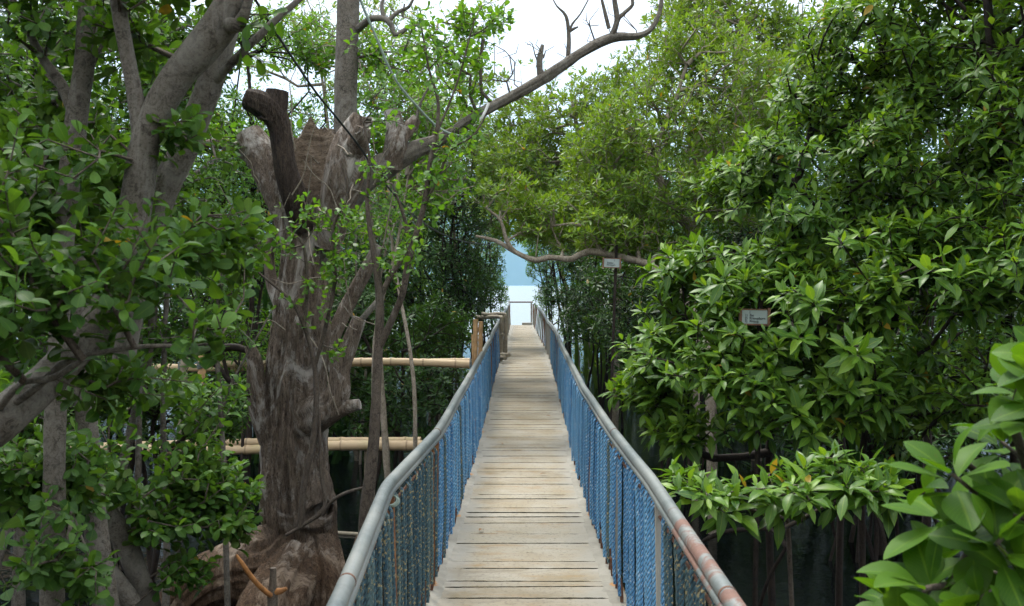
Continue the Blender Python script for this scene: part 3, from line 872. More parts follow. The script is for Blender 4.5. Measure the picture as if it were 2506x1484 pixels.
# ================================================================== BAMBOO
def bamboo(mb, a, b, r, sag=.0, node=.38, segs=12):
    a, b = np.array(a, float), np.array(b, float); L = np.linalg.norm(b - a)
    s = np.arange(0, L, .03); f = s / L
    pts = a + (b - a) * f[:, None]; pts[:, 2] -= sag * np.sin(math.pi * f); pts[:, 2] += .012 * np.sin(f * 7 + a[1])
    nd = np.abs((s % node) - node / 2); rr = r * (1 - .12 * f) * (1 + .11 * np.exp(-((nd) / .022) ** 2) - .05 * np.exp(-((nd - .05) / .03) ** 2))
    k = mb.n
    tube(mb, pts, rr, segs)
    mb.tint[-3] = np.repeat(np.where(nd < .016, 1.0, .4), segs)
bb = thing('bamboo_walkway', 'side walkway of pale bamboo poles joining the left railing behind the stripped old tree', 'walkway', (-.9, 11.6, -.2))
def rod(name, a, b, r, m='bamboo', sag=0):
    q = MB(); bamboo(q, a, b, r, sag); return q.build(name, M[m], bb)
rod('rail_pole', P(1152, 891, 11.9), P(505, 891, 12.1), .047, sag=-.02)
rod('rail_pole', P(1150, 884, 12.1), P(300, 897, 12.4), .043, sag=.02)
rod('rail_pole', P(760, 906, 12.2), P(-40, 900, 12.6), .040)
rod('deck_pole', P(1034, 1089, 11.6), P(470, 1102, 11.8), .062)
rod('deck_pole', P(1030, 1079, 11.8), P(-120, 1098, 12.2), .055)
rod('deck_pole', P(420, 1099, 11.7), P(-160, 1092, 12.0), .055)
rod('post', P(491, 1112, 11.5), P(495, 868, 11.5), .05, 'bamboo_upright')
rod('post', P(435, 1250, 11.7), P(452, 868, 11.7), .05, 'bamboo_old')
rod('post', P(1157, 1260, 11.75), P(1164, 775, 11.75), .034, 'bamboo_upright')
rod('post', P(1166, 1260, 11.9), P(1177, 787, 11.9), .03, 'bamboo_upright')
rod('post', P(1158, 900, 11.6), P(1156, 815, 11.6), .014, 'bamboo_upright')
for px in (900, 700, 250, 80): rod('pile', P(px, 1085, 11.95), (P(px, 1085, 11.95)[0], 11.95, WATER - .4), .045, 'bamboo_old')

for (px, py, d) in ((1160, 889, 11.74), (1172, 887, 11.9), (493, 890, 11.5), (493, 1098, 11.5), (447, 892, 11.75)):
    q = MB(); c = P(px, py, d); t = np.linspace(0, 31.4, 90)
    tube(q, c + np.stack([.05 * np.cos(t), .056 * np.sin(t), np.linspace(-.045, .045, 90) + .02 * np.sin(t + .6)], -1), .006, 5); q.build('lashing', M['rope_old'], bb)

fb = thing('bamboo_landing', 'old grey bamboo landing stage beside the left railing far along the boardwalk', 'landing stage', (*P(1225, 860, 22)[:2], 0))
def rodf(name, a, b, r):
    q = MB(); bamboo(q, a, b, r, 0, .4, 9); q.build(name, M['bamboo_old'], fb)
rodf('post', P(1236, 880, 21.5), P(1238, 768, 21.5), .05)
rodf('post', P(1224, 890, 21.3), P(1228, 775, 21.3), .05)
rodf('post', P(1213, 900, 22), P(1216, 790, 22), .045)
rodf('crossbar', P(1178, 768, 21.7), P(1240, 770, 21.7), .04)
rodf('crossbar', P(1165, 776, 21.9), P(1232, 777, 21.4), .045)
rodf('crossbar', P(1205, 820, 21.6), P(1234, 821, 21.2), .04)
rodf('crossbar', P(1190, 872, 21.8), P(1246, 869, 20.9), .05)
rodf('crossbar', P(1190, 880, 21.8), P(1238, 876, 20.6), .05)

# a few dry leaves dropped on the deck
lv = MB(); put_leaves(lv, 'elliptic', 1, np.zeros((1, 3)), np.array([[0, 1.0, 0]]), np.array([[0, 0, 1.0]]), np.array([.07]), np.array([.0]))
LF = lv.build('fallen_leaf', simple('dry_leaf', (.20, .10, .03), .7, .4, 30, .2), None)
for k, (x, yv) in enumerate([(.30, 8.6), (.25, 17.5), (-.1, 10.2), (.42, 12.4), (.05, 14.8), (-.22, 6.6), (.38, 20.5), (.1, 23.0)]):
    o = LF if k == 0 else LF.copy()
    if k: COL.objects.link(o)
    o.location = (x, yv, .018); o.rotation_euler = (.1, .1, float(rng.uniform(0, 6.28)))
    tag(o, 'small dry brown leaf lying on the boardwalk planks', 'leaf', 'dry leaves fallen on the boardwalk')
# ================================================================== THE BIG STRIPPED TREE
BD = 8.0
def big(mbs, pts, segs, seed, a1=.16, a2=.13, ls=1.2, step=.03, k=2.2, a3=.0, cap=True, hole=None, hole2=None):
    q = catmull(pl(pts), step); q[:, 3] = np.maximum(q[:, 3], .003)
    n0 = mbs.n
    tube(mbs, q[:, :3], q[:, 3], segs, cap, disp=bark_disp(1, seed, a1, a2, k, ls, a3))
    return q
root = thing('old_mangrove_tree', 'big stripped old tree with thick brown trunk, sawn stubs and a torn hollow top', 'tree', P(720, 1500, BD) * [1, 1, 0] + [0, 0, WATER])
tb = MB()
trunk_pts = [(690, 1640, 8, 169.2), (690, 1540, 8, 145.7), (698, 1450, 8, 112.8), (715, 1390, 8, 92.1), (732, 1345, 8, 78.0), (742, 1305, 8, 66.7), (733, 1255, 8, 75.2), (727, 1190, 8, 73.3), (722, 1120, 8, 69.6), (721, 1040, 8, 66.7),
             (724, 950, 8, 64.9), (731, 850, 8, 62.0), (739, 750, 8, 59.2), (745, 660, 8, 54.5), (750, 590, 8, 51.7), (758, 530, 8, 56.4), (764, 480, 8, 65.8)]
q = big(tb, trunk_pts, 170, 3.1, .15, .22, 1.1, .016, 2.9, .035, cap=False)
# the hollow above the swelling: pushed in, with a lip round it
V0 = tb.v[0]; hc = P(776, 1262, 7.75)
dx = (V0[:, 0] - hc[0]) / .098; dz = (V0[:, 2] - hc[2]) / .075
front = V0[:, 1] < 8.0
rr = np.sqrt(dx ** 2 + (dz - .15 * dx) ** 2)
inn = np.where(front, np.clip(1 - rr ** 2, 0, 1) ** .5, 0)
lip = np.where(front, np.exp(-((rr - 1.25) / .28) ** 2), 0) * np.where(dz < .2, 1.0, .45)
V0[:, 1] += .22 * inn - .045 * lip
# swelling right of the foot
kn = np.exp(-(((V0[:, 0] - P(806, 0, 8)[0]) / .07) ** 2 + ((V0[:, 2] - P(0, 1345, 8)[2]) / .075) ** 2))
V0[:, 0] += .05 * kn; V0[:, 1] -= .03 * kn
tb.build('trunk', M['bark_big'], root)
def limb_part(name, pts, segs, seed, m='bark_big', **kw):
    b = MB(); big(b, pts, segs, seed, **kw); return b.build(name, M[m], root)
limb_part('root', [(690, 1330, 7.95, 55), (640, 1385, 7.8, 78), (560, 1405, 7.7, 62), (490, 1435, 7.6, 52), (440, 1490, 7.55, 48), (425, 1570, 7.5, 50)], 90, 8.2, a1=.22, a2=.26, step=.02, k=2.6)
limb_part('root', [(720, 1400, 7.75, 70), (680, 1460, 7.45, 75), (655, 1540, 7.2, 80), (640, 1650, 7.1, 90)], 90, 18.2, a1=.22, a2=.26, step=.02, k=2.6)
limb_part('root', [(780, 1330, 7.9, 40), (795, 1420, 7.7, 46), (788, 1520, 7.6, 52), (790, 1640, 7.5, 60)], 80, 28.2, a1=.2, a2=.26, step=.02, k=2.6)
# hollow torn shell of the top: back wall high, front wall broken low
sh = MB(); na, nh = 150, 70
for side, rr_, sg in (('o', 1.0, 1), ('i', .84, -1)):
    ang = np.linspace(0, 2 * math.pi, na, endpoint=False)
    vv = []
    for h in range(nh):
        f = h / (nh - 1)
        for a_ in ang:
            ca, sa = math.cos(a_), math.sin(a_)
            back = .5 + .5 * sa                                            # 1 at the far side
            ztop = 512 - 205 * back ** .7 + 12 * noise.noise((ca * 2.3, sa * 2.3, 4)) + 10 * noise.noise((ca * 7, sa * 7, 9))
            ztop -= 34 * math.exp(-((ca + .26) / .2) ** 2) * (sa > 0)        # the two horns of the rim
            ztop -= 8 * math.exp(-((ca - .5) / .2) ** 2) * (sa > 0)
            py = 560 + (ztop - 560) * f
            hw = 54 + 28 * f + 5 * noise.noise((ca * 1.5, sa * 1.5, f * 3))
            wr = 1 + .05 * noise.noise((ca * 2, sa * 2, py * .06)) + .05 * noise.noise((ca * 9, sa * 9, py * .012))
            if side == 'i': wr += .05 * noise.noise((ca * 1.5, 3, py * .085))
            c = P(764, py, 8.02)
            vv.append([c[0] + ca * hw * rr_ * wr * BD / F, c[1] + sa * hw * rr_ * wr * BD / F, c[2]])
    vv = np.array(vv); i = (np.arange(nh - 1)[:, None] * na + np.arange(na)[None]).ravel(); j = (np.arange(nh - 1)[:, None] * na + (np.arange(na)[None] + 1) % na).ravel()
    f = np.stack([i, j, j + na, i + na], -1)
    if sg < 0: f = f[:, ::-1]
    sh.add(vv, f)
    if side == 'i': ih = MB(); ih.add(vv * [1, 1, 1] + [0, 0, 0], f)
top0 = (nh - 1) * na; k = np.arange(na); k2 = (k + 1) % na; off = nh * na
rimf = np.stack([top0 + k, top0 + k2, off + top0 + k2, off + top0 + k], -1)
sh.l.append(rimf.ravel()); sh.t.append(np.full(na, 4, np.int64))
nf = (nh - 1) * na
sh.l[1] = sh.l[2]; sh.t[1] = sh.t[2]; del sh.l[2]; del sh.t[2]                # the inner wall is the part below
sh.build('torn_top', M['bark_big'], root); ih.build('hollow_wall', M['bark_inner'], root)
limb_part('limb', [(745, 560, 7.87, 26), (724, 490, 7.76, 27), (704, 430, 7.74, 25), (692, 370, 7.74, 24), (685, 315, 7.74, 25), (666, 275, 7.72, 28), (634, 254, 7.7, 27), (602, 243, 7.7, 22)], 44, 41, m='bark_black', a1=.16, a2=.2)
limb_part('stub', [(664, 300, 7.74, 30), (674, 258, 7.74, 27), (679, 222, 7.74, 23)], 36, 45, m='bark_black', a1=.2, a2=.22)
limb_part('limb', [(735, 620, 8.05, 30), (708, 530, 8.12, 32), (668, 440, 8.2, 37), (635, 372, 8.25, 35), (606, 322, 8.25, 28)], 40, 51, a1=.2, a2=.2)
limb_part('stub', [(650, 410, 8.2, 24), (600, 375, 8.3, 17), (545, 352, 8.35, 13), (500, 352, 8.4, 8)], 20, 55, a1=.2, a2=.15)
limb_part('limb', [(795, 600, 7.9, 32), (820, 510, 7.82, 37), (842, 430, 7.78, 41), (855, 360, 7.8, 38), (872, 308, 7.8, 27), (884, 285, 7.8, 20)], 44, 61, a1=.22, a2=.22)
limb_part('stub', [(862, 370, 7.7, 25), (880, 335, 7.62, 22), (888, 312, 7.6, 17)], 30, 65, a1=.25, a2=.2)
tall = [(838, 470, 8.3, 34), (845, 360, 8.32, 29), (846, 240, 8.34, 27), (849, 120, 8.36, 26), (853, 0, 8.4, 25), (856, -160, 8.4, 23), (850, -420, 8.4, 18)]
bt = MB(); big(bt, tall, 40, 71, a1=.08, a2=.09, ls=2.2); bt.build('limb', M['bark_grey'], root)
rl = [(772, 640, 8.0, 30), (822, 530, 8.0, 30), (880, 445, 8.0, 28), (950, 405, 8.05, 25), (1008, 372, 8.1, 18), (1085, 338, 8.2, 12.5), (1170, 282, 8.3, 11), (1250, 238, 8.4, 10.5), (1335, 190, 8.5, 11), (1425, 128, 8.6, 10.5), (1497, 93, 8.7, 9), (1560, 89, 8.75, 6), (1598, 66, 8.8, 5), (1618, 10, 8.85, 4.5), (1612, -60, 8.85, 3)]
limb_part('limb', rl, 30, 81, m='bark_grey', a1=.3, a2=.34, step=.025)
for pts, sd_ in (([(958, 410, 8.05, 24), (968, 350, 8.0, 24), (966, 305, 8, 20), (957, 270, 8, 17)], 85), ([(975, 350, 8.02, 17), (1000, 315, 8.05, 15), (1022, 290, 8.05, 12)], 87),
                 ([(745, 1030, 7.9, 44), (800, 1000, 7.75, 36), (828, 960, 7.7, 27), (832, 905, 7.7, 22), (852, 850, 7.7, 19), (872, 800, 7.7, 17), (880, 778, 7.7, 15)], 91),
                 ([(800, 1010, 7.72, 30), (835, 1000, 7.68, 20), (862, 994, 7.66, 14), (880, 990, 7.65, 12)], 95),
                 ([(668, 1070, 7.95, 34), (640, 1010, 7.88, 24), (627, 940, 7.86, 19), (625, 890, 7.86, 17), (612, 845, 7.86, 11)], 99),
                 ([(780, 900, 8.1, 26), (818, 820, 8.15, 17), (850, 750, 8.2, 15), (895, 665, 8.2, 14), (926, 600, 8.2, 12)], 103),
                 ([(700, 760, 8.05, 22), (668, 700, 8.15, 14), (660, 640, 8.2, 11), (668, 570, 8.2, 10)], 107)):
    limb_part('stub', pts, 30, sd_, a1=.2, a2=.2)
# twigs of the old tree
tw = MB()
for pts in ([(1390, 152, 8.6, 6), (1392, 90, 8.6, 5), (1385, 40, 8.6, 4), (1362, 15, 8.6, 2), (1345, -20, 8.6, 1.5)], [(1390, 90, 8.6, 3.5), (1400, 60, 8.6, 3), (1420, 35, 8.6, 2), (1445, -10, 8.6, 1.5)], [(1391, 80, 8.6, 3), (1405, 70, 8.6, 3.5), (1415, 66, 8.6, 2)],
            [(1497, 93, 8.7, 8), (1510, 50, 8.7, 7), (1503, 0, 8.7, 6), (1500, -60, 8.7, 5)], [(1508, 50, 8.7, 6), (1530, 30, 8.7, 5), (1548, 12, 8.7, 4.5), (1545, -10, 8.7, 4)], [(1490, 70, 8.7, 5), (1480, 30, 8.7, 4.5), (1468, -20, 8.7, 3.5)],
            [(1322, 195, 8.5, 7), (1320, 150, 8.5, 8), (1328, 110, 8.5, 4)],
            [(866, 80, 8.38, 10), (888, 62, 8.3, 9), (910, 46, 8.2, 8), (940, 46, 8.2, 8), (958, 62, 8.2, 8), (966, 86, 8.2, 6), (985, 78, 8.2, 6), (1006, 62, 8.2, 4)], [(940, 46, 8.2, 6), (935, 20, 8.2, 5), (938, 0, 8.2, 4), (960, -30, 8.2, 3)], [(952, 50, 8.2, 6), (975, 30, 8.2, 5), (1000, 18, 8.2, 4), (1015, -10, 8.2, 3)], [(985, 40, 8.2, 3), (990, 10, 8.2, 2)],
            [(626, 972, 7.86, 9), (590, 955, 7.8, 8), (560, 930, 7.8, 7), (535, 900, 7.8, 6), (500, 880, 7.8, 4)], [(560, 930, 7.8, 5), (545, 860, 7.8, 4), (548, 800, 7.8, 3)], [(612, 860, 7.86, 7), (570, 850, 7.9, 9), (500, 858, 7.95, 8), (440, 850, 8, 6)],
            [(612, 845, 7.86, 5), (604, 790, 7.86, 3), (615, 730, 7.8, 2), (590, 660, 7.8, 1.5)], [(870, 800, 7.7, 7), (905, 760, 7.7, 8), (925, 735, 7.75, 6)],
            [(885, 290, 7.8, 5), (915, 295, 7.7, 4), (870, 330, 7.5, 2)], [(1018, 290, 8.05, 4), (1035, 240, 8.1, 3), (1060, 200, 8.1, 2)]):
    b = MB(); limb(b, pl(pts), .03, 9, .16); b.build('branch', M['bark_dark' if pts[0][0] < 700 else 'bark_grey'], root)
# thin white dead shoots hanging off the crown
for _ in range(26):
    x0, y0 = rng.uniform(600, 950), rng.uniform(300, 820); b = MB()
    a = [(x0, y0, 7.55, 2.0)]
    dx_, dy_ = rng.normal(0, 22), rng.normal(-8, 24)
    for s in range(4):
        a.append((a[-1][0] + dx_ + rng.normal(0, 9), a[-1][1] + dy_ + rng.normal(0, 9), 7.5 - .04 * s, 1.9 - .35 * s))
    limb(b, pl(a), .04, 5, 0); b.build('dead_shoot', M['bark_pale'], root)
# the few leafy shoots on it
lb, tb2 = MB(), MB()
tips, od = sample_blobs([(1060, 120, 8.1, 90, 100, .35), (980, 220, 8, 70, 60, .3), (1130, 210, 8.2, 80, 60, .3), (1240, 50, 8.4, 40, 50, .25), (560, 330, 8.2, 60, 50, .3), (1170, 310, 8.2, 70, 40, .3), (900, 150, 8.3, 60, 90, .4), (1150, 60, 8.4, 70, 60, .3), (690, 330, 8.4, 60, 60, .3), (930, 330, 8.2, 60, 50, .3)], 230, .35, 2.0, .07, .2, 5)
td = grow(tb2, [pl(rl), pl(tall)], tips, .3, .0026)
sprigs(lb, 'obovate', 1, tips, td + [0, 0, .4], .075, (2, 4), .12)
_ = [tube(tb2, catmull(t_, .2)[:, :3], catmull(t_, .2)[:, 3] * .4, 5) for t_ in (pl(rl), pl(tall))]
tb2.build('twigs', M['bark_twig'], root); lb.build('crown', M['leaf_bright'], root)

# fine bare twigs along the long limb
tw3 = MB()
tips3, _o = sample_blobs([(1330, 130, 8.5, 70, 70, .2), (1440, 60, 8.6, 70, 60, .2), (1540, 40, 8.75, 60, 45, .2), (1230, 150, 8.4, 60, 90, .25), (1180, 200, 8.3, 70, 60, .25), (1600, 20, 8.85, 40, 40, .2)], 75, 0, 1, .05, .1, 15)
grow(tw3, [pl(rl)], tips3, .25, .0026, wig=.25, maxr=.008)
q_ = catmull(pl(rl), .2); tube(tw3, q_[:, :3], q_[:, 3] * .4, 5)
tw3.build('twigs', M['bark_twig'], root)
# ================================================================== LEFT FOREGROUND: smooth grey trunks
def trunkset(name, label, lists, bark='bark_grey', segs=28, cat='tree', amp=.07):
    b0 = pl(lists[0])[0]
    root = thing(name, label, cat, (b0[0], b0[1], max(b0[2], WATER - .4)))
    for k, pts in enumerate(lists):
        b = MB(); limb(b, pl(pts), .03, segs, amp); b.build('trunk' if k == 0 else 'limb', M[bark], root)
    return root
F1 = [(-780, 3900, 2.2, 110), (-700, 3100, 2.25, 95), (-420, 1800, 2.5, 76), (-150, 1160, 2.75, 62), (0, 1030, 2.8, 52), (120, 925, 2.9, 46), (230, 800, 3.0, 41), (290, 690, 3.1, 39), (322, 560, 3.2, 38), (340, 450, 3.2, 38), (366, 320, 3.2, 36), (425, 200, 3.2, 37), (498, 112, 3.2, 41), (552, 35, 3.2, 41), (590, -60, 3.2, 36), (650, -300, 3.2, 26)]
F1b = [(352, 400, 3.2, 22), (340, 290, 3.2, 21), (318, 170, 3.2, 19), (294, 40, 3.2, 18), (282, -60, 3.2, 17), (270, -250, 3.2, 12)]
F1c = [(300, 900, 3.5, 26), (345, 640, 3.5, 30), (405, 460, 3.5, 33), (452, 360, 3.5, 34), (490, 270, 3.5, 32), (520, 185, 3.5, 30), (548, 95, 3.5, 29), (570, 0, 3.5, 27), (590, -120, 3.5, 24)]
F1d = [(520, 205, 3.5, 14), (548, 175, 3.45, 11), (596, 125, 3.4, 10), (655, 68, 3.4, 9), (740, -8, 3.4, 7), (800, -70, 3.4, 5)]
F1e = [(555, 60, 3.18, 24), (585, 62, 3.16, 18), (600, 30, 3.15, 13), (612, -10, 3.15, 10), (640, -60, 3.15, 8)]
F1f = [(40, 985, 2.75, 9), (95, 945, 2.72, 9), (150, 893, 2.7, 8.5), (205, 872, 2.7, 7), (330, 850, 2.7, 6), (440, 846, 2.7, 4.5), (530, 842, 2.7, 3)]
F1g = [(0, 1000, 2.75, 8), (20, 970, 2.72, 9), (60, 935, 2.7, 8), (130, 925, 2.68, 8), (205, 880, 2.65, 6)]
fork = trunkset('forked_mangrove_tree', 'nearest left tree, a smooth grey trunk leaning in from the corner and forking upward', [F1, F1b, F1c, F1d, F1e, F1f, F1g])
F2 = [(140, 900, 3.7, 24), (150, 700, 3.7, 24), (160, 520, 3.7, 26), (183, 330, 3.7, 26), (203, 180, 3.7, 24), (217, 30, 3.7, 23), (226, -60, 3.7, 22), (240, -300, 3.7, 18)]
F2s = F2[:1]; F2 = [(128, 1900, 3.6, 30), (130, 1300, 3.65, 27)] + F2
F2b = [(178, 270, 3.7, 15), (150, 205, 3.7, 13), (108, 148, 3.7, 11), (62, 62, 3.7, 9), (20, -20, 3.7, 8)]
F2c = [(195, 240, 3.7, 9), (245, 120, 3.75, 5), (300, 30, 3.8, 4), (330, -30, 3.8, 3)]
t2 = trunkset('slim_mangrove_tree', 'slim upright grey trunk at the far left with one branch slanting to the corner', [F2, F2b, F2c])
F3 = [(205, 930, 4.3, 24), (216, 1080, 4.3, 26), (226, 1200, 4.25, 27), (240, 1340, 4.2, 28), (258, 1480, 4.15, 30), (275, 1700, 4.1, 34)][::-1] + [(200, 800, 4.35, 20), (190, 600, 4.4, 16)]
F3b = [(238, 1235, 4.5, 22), (275, 1275, 4.5, 26), (315, 1345, 4.5, 27), (345, 1430, 4.5, 26), (375, 1520, 4.5, 27), (400, 1640, 4.5, 28)]
F3c = [(250, 1270, 4.6, 18), (270, 1400, 4.6, 20), (320, 1520, 4.6, 22)]
F3d = [(-20, 1255, 4.5, 15), (90, 1240, 4.5, 18), (180, 1250, 4.4, 20), (240, 1255, 4.4, 16)]
F3e = [(100, 1375, 4.4, 14), (180, 1385, 4.4, 17), (260, 1390, 4.4, 18), (330, 1480, 4.4, 20)]
t3 = trunkset('leaning_mangrove_tree', 'pale grey trunk at lower left with brown roots arching down to the right', [F3, F3b, F3c, F3d, F3e])
for t_, pts in ((t3, F3),):
    pass
# broken sapling
bs = thing('broken_sapling', 'snapped sapling with an orange split strip in front of the old tree root', 'broken branch', P(665, 1480, 3.6))
for nm, pts, mt in (('stem', [(668, 1900, 3.6, 12), (667, 1520, 3.6, 12), (666, 1450, 3.6, 13)], 'bark_twig'), ('stem', [(666, 1462, 3.6, 12), (668, 1425, 3.6, 9), (669, 1390, 3.6, 8)], 'bark_twig'), ('split_strip', [(663, 1458, 3.58, 6), (640, 1440, 3.55, 6), (612, 1408, 3.52, 6), (592, 1378, 3.5, 5), (578, 1358, 3.5, 3)], 'split_wood'), ('stub', [(666, 1450, 3.6, 9), (690, 1446, 3.6, 7), (702, 1440, 3.6, 4)], 'split_wood')):
    b = MB(); limb(b, pl(pts), .02, 12, .12); b.build(nm, M[mt], bs)

# leafy branches of the foreground trees, each crown a part of its own tree
def add_crown(root, trunks, blobs, n, leaf, size, lod=1, kind='obovate', style='sprig', bark='bark_twig', carve=.35, cf=2.2, mind=.06, shell=.2, up=.3, tip_r=.0018, seed=0., tw=.9, outw=.4, bf=.3, npairs=(3, 5), sl=.13, nleaf=(6, 9), spread=(40, 100), droop=.12, maxr=.012, wig=.16):
    tb, lb = MB(), MB()
    tips, od = sample_blobs(blobs, n, carve, cf, mind, shell, seed)
    td = grow(tb, trunks, tips, bf, tip_r, maxr=maxr, wig=wig)
    ax = unit(td * tw + od * outw + np.array([0, 0, up]) + rng.normal(0, .2, (len(tips), 3)))
    if style == 'sprig': sprigs(lb, kind, lod, tips, ax, size, npairs, sl, droop)
    else: rosettes(lb, kind, lod, tips, ax, size, nleaf, spread, droop)
    for t_ in trunks:
        q_ = catmull(t_, .15); tube(tb, q_[:, :3], q_[:, 3] * .4, 5)
    tb.build('twigs', M[bark], root); lb.build('crown', M[leaf], root)
add_crown(fork, [pl(x) for x in (F1, F1b, F1c, F1d, F1f, F1g)],
          [(520, 590, 3.0, 140, 110, .5), (590, 560, 3.1, 60, 80, .3), (430, 700, 2.9, 190, 120, .5), (500, 790, 2.6, 70, 50, .2), (240, 620, 2.9, 150, 170, .6), (130, 740, 2.7, 200, 150, .5), (60, 560, 2.9, 130, 180, .5), (420, 900, 3, 60, 50, .2), (300, 930, 3.1, 150, 80, .4),
           (470, 330, 3.2, 60, 60, .2), (640, 90, 3.4, 80, 60, .3), (470, 60, 3.6, 80, 60, .4), (330, 90, 3.7, 90, 110, .4), (180, 430, 3.2, 160, 130, .6), (400, -150, 3.2, 300, 120, .6)], 470, 'leaf_round', .066, seed=2., carve=.46, cf=3.0)
add_crown(t2, [pl(x) for x in (F2, F2b, F2c)],
          [(90, 80, 3.8, 140, 110, .5), (100, 330, 4.0, 150, 150, .5), (260, 300, 4.3, 90, 120, .4), (130, 520, 4.0, 170, 90, .5), (300, 60, 4.2, 80, 70, .4), (60, 470, 3.6, 80, 100, .3), (330, 260, 4.4, 60, 150, .3), (100, -150, 3.8, 200, 130, .6)], 500, 'leaf_round', .066, seed=4.)
add_crown(t3, [pl(x) for x in (F3, F3b, F3d, F3e)],
          [(120, 1130, 3.9, 200, 80, .4), (80, 1230, 3.7, 140, 70, .4), (80, 1360, 3.4, 130, 70, .3), (130, 1440, 3.4, 170, 60, .3), (400, 1000, 4.6, 160, 90, .4), (480, 1130, 4.8, 90, 90, .3), (330, 1150, 4.6, 120, 80, .3), (560, 1200, 4.8, 100, 50, .25), (430, 1260, 4.6, 110, 50, .3), (600, 1280, 4.7, 90, 50, .2), (680, 1345, 4.6, 50, 40, .15), (470, 1390, 4.5, 60, 30, .15), (30, 980, 4.2, 90, 60, .3)], 560, 'leaf_round', .070, seed=6.)

# ================================================================== SAPLINGS BETWEEN THE OLD TREE AND THE RAIL
def sapling(name, label, lists, blobs, n, leaf='leaf_bright', size=.06, bark='bark_twig', seed=0., carve=.2, mind=.05, npairs=(1, 3), tip_r=.0017):
    b0 = pl(lists[0])[0]
    root = thing(name, label, 'sapling', (b0[0], b0[1], max(WATER - .3, b0[2])))
    b = MB()
    for pts in lists: limb(b, pl(pts), .04, 9, .12)
    b.build('stem', M[bark], root)
    add_crown(root, [pl(p) for p in lists], blobs, n, leaf, size, lod=1, bark=bark, carve=carve, mind=mind, seed=seed, npairs=npairs, sl=.09, tip_r=tip_r, maxr=.007, wig=.3)
    return root
sapling('sapling', 'crooked sapling between the old tree and the left railing, rising into bare forked twigs',
        [[(885, 1560, 6.5, 12), (888, 1330, 6.5, 14), (902, 1200, 6.5, 15), (915, 1080, 6.5, 13), (921, 960, 6.5, 12), (926, 850, 6.5, 12), (930, 740, 6.5, 10), (918, 640, 6.5, 8), (905, 560, 6.5, 6), (898, 480, 6.5, 5), (905, 400, 6.5, 4), (890, 300, 6.5, 3)],
         [(928, 850, 6.5, 9), (960, 780, 6.45, 9), (985, 720, 6.4, 8), (1000, 640, 6.4, 8), (1022, 560, 6.4, 7), (1040, 490, 6.4, 7), (1052, 400, 6.4, 6), (1068, 330, 6.4, 5), (1072, 250, 6.4, 4), (1050, 170, 6.4, 3), (1030, 60, 6.4, 2)],
         [(928, 730, 6.5, 7), (960, 670, 6.55, 7), (1000, 600, 6.6, 6), (985, 520, 6.6, 4), (960, 450, 6.6, 3)],
         [(1040, 500, 6.4, 4), (1075, 430, 6.4, 4), (1100, 370, 6.4, 3), (1160, 330, 6.4, 2.5), (1195, 270, 6.4, 2)],
         [(1068, 330, 6.4, 3), (1120, 200, 6.5, 2.5), (1150, 90, 6.5, 2)]],
        [(1060, 430, 6.4, 100, 130, .4), (980, 600, 6.4, 90, 90, .3), (920, 420, 6.5, 70, 90, .3), (1130, 330, 6.4, 70, 60, .3), (1060, 150, 6.4, 90, 90, .3), (1170, 120, 6.5, 60, 90, .3), (1010, 100, 6.4, 60, 80, .3), (1200, 60, 6.6, 60, 90, .3), (950, 250, 6.5, 60, 80, .3)], 190, seed=3., mind=.06)
sapling('sapling', 'dark bare-stemmed sapling crossing in front of the old tree trunk',
        [[(735, 1290, 6.9, 8), (745, 1180, 6.9, 7.5), (765, 1090, 6.9, 7.5), (775, 980, 6.9, 7), (768, 880, 6.9, 6), (745, 800, 6.9, 5), (715, 740, 6.9, 4), (660, 690, 6.9, 3), (610, 650, 6.9, 2)][::1],
         [(770, 900, 6.9, 5), (800, 790, 6.85, 5), (820, 680, 6.8, 4.5), (815, 560, 6.8, 4), (850, 480, 6.8, 3.5), (840, 400, 6.8, 3)],
         [(745, 800, 6.9, 4), (752, 700, 6.9, 4), (742, 600, 6.9, 3), (700, 560, 6.9, 2)],
         [(790, 1260, 6.9, 5), (815, 1225, 6.85, 4.5), (850, 1205, 6.8, 4), (895, 1192, 6.75, 3)],
         [(700, 1310, 6.9, 4), (750, 1280, 6.9, 5), (795, 1240, 6.9, 5), (785, 1150, 6.9, 4), (782, 1000, 6.9, 3)]],
        [(800, 640, 6.8, 90, 70, .25), (760, 520, 6.8, 70, 50, .25), (760, 720, 6.8, 80, 80, .25), (690, 600, 6.8, 60, 50, .2), (860, 540, 6.8, 60, 60, .25), (830, 870, 6.8, 40, 40, .2), (590, 650, 6.8, 60, 50, .3)], 150, bark='bark_twig', seed=7., mind=.05)
sapling('sapling', 'thin upright stem left of the old tree, crossing both bamboo poles',
        [[(560, 1560, 6.3, 7), (552, 1300, 6.3, 7), (548, 1150, 6.3, 7), (540, 1000, 6.3, 6), (533, 900, 6.3, 6), (530, 800, 6.3, 5), (540, 680, 6.3, 4), (560, 560, 6.3, 3)],
         [(541, 1010, 6.3, 4), (570, 930, 6.3, 3), (610, 860, 6.3, 2.5), (655, 780, 6.3, 2)], [(532, 880, 6.3, 3), (500, 820, 6.3, 3), (470, 760, 6.3, 2)], [(548, 1130, 6.3, 3), (525, 1060, 6.3, 2.5), (515, 1020, 6.3, 2)]],
        [(560, 700, 6.3, 90, 90, .3), (610, 800, 6.3, 60, 70, .3), (500, 1010, 6.3, 90, 60, .3), (590, 960, 6.3, 30, 40, .2), (500, 900, 6.2, 60, 30, .2), (560, 1180, 6.2, 60, 40, .25)], 90, leaf='leaf_round', bark='bark_grey', seed=9.)
st = thing('tree_stump', 'short broken stump standing in the water behind the left handrail', 'stump', P(882, 1420, 8.8) * [1, 1, 0] + [0, 0, WATER - .2])
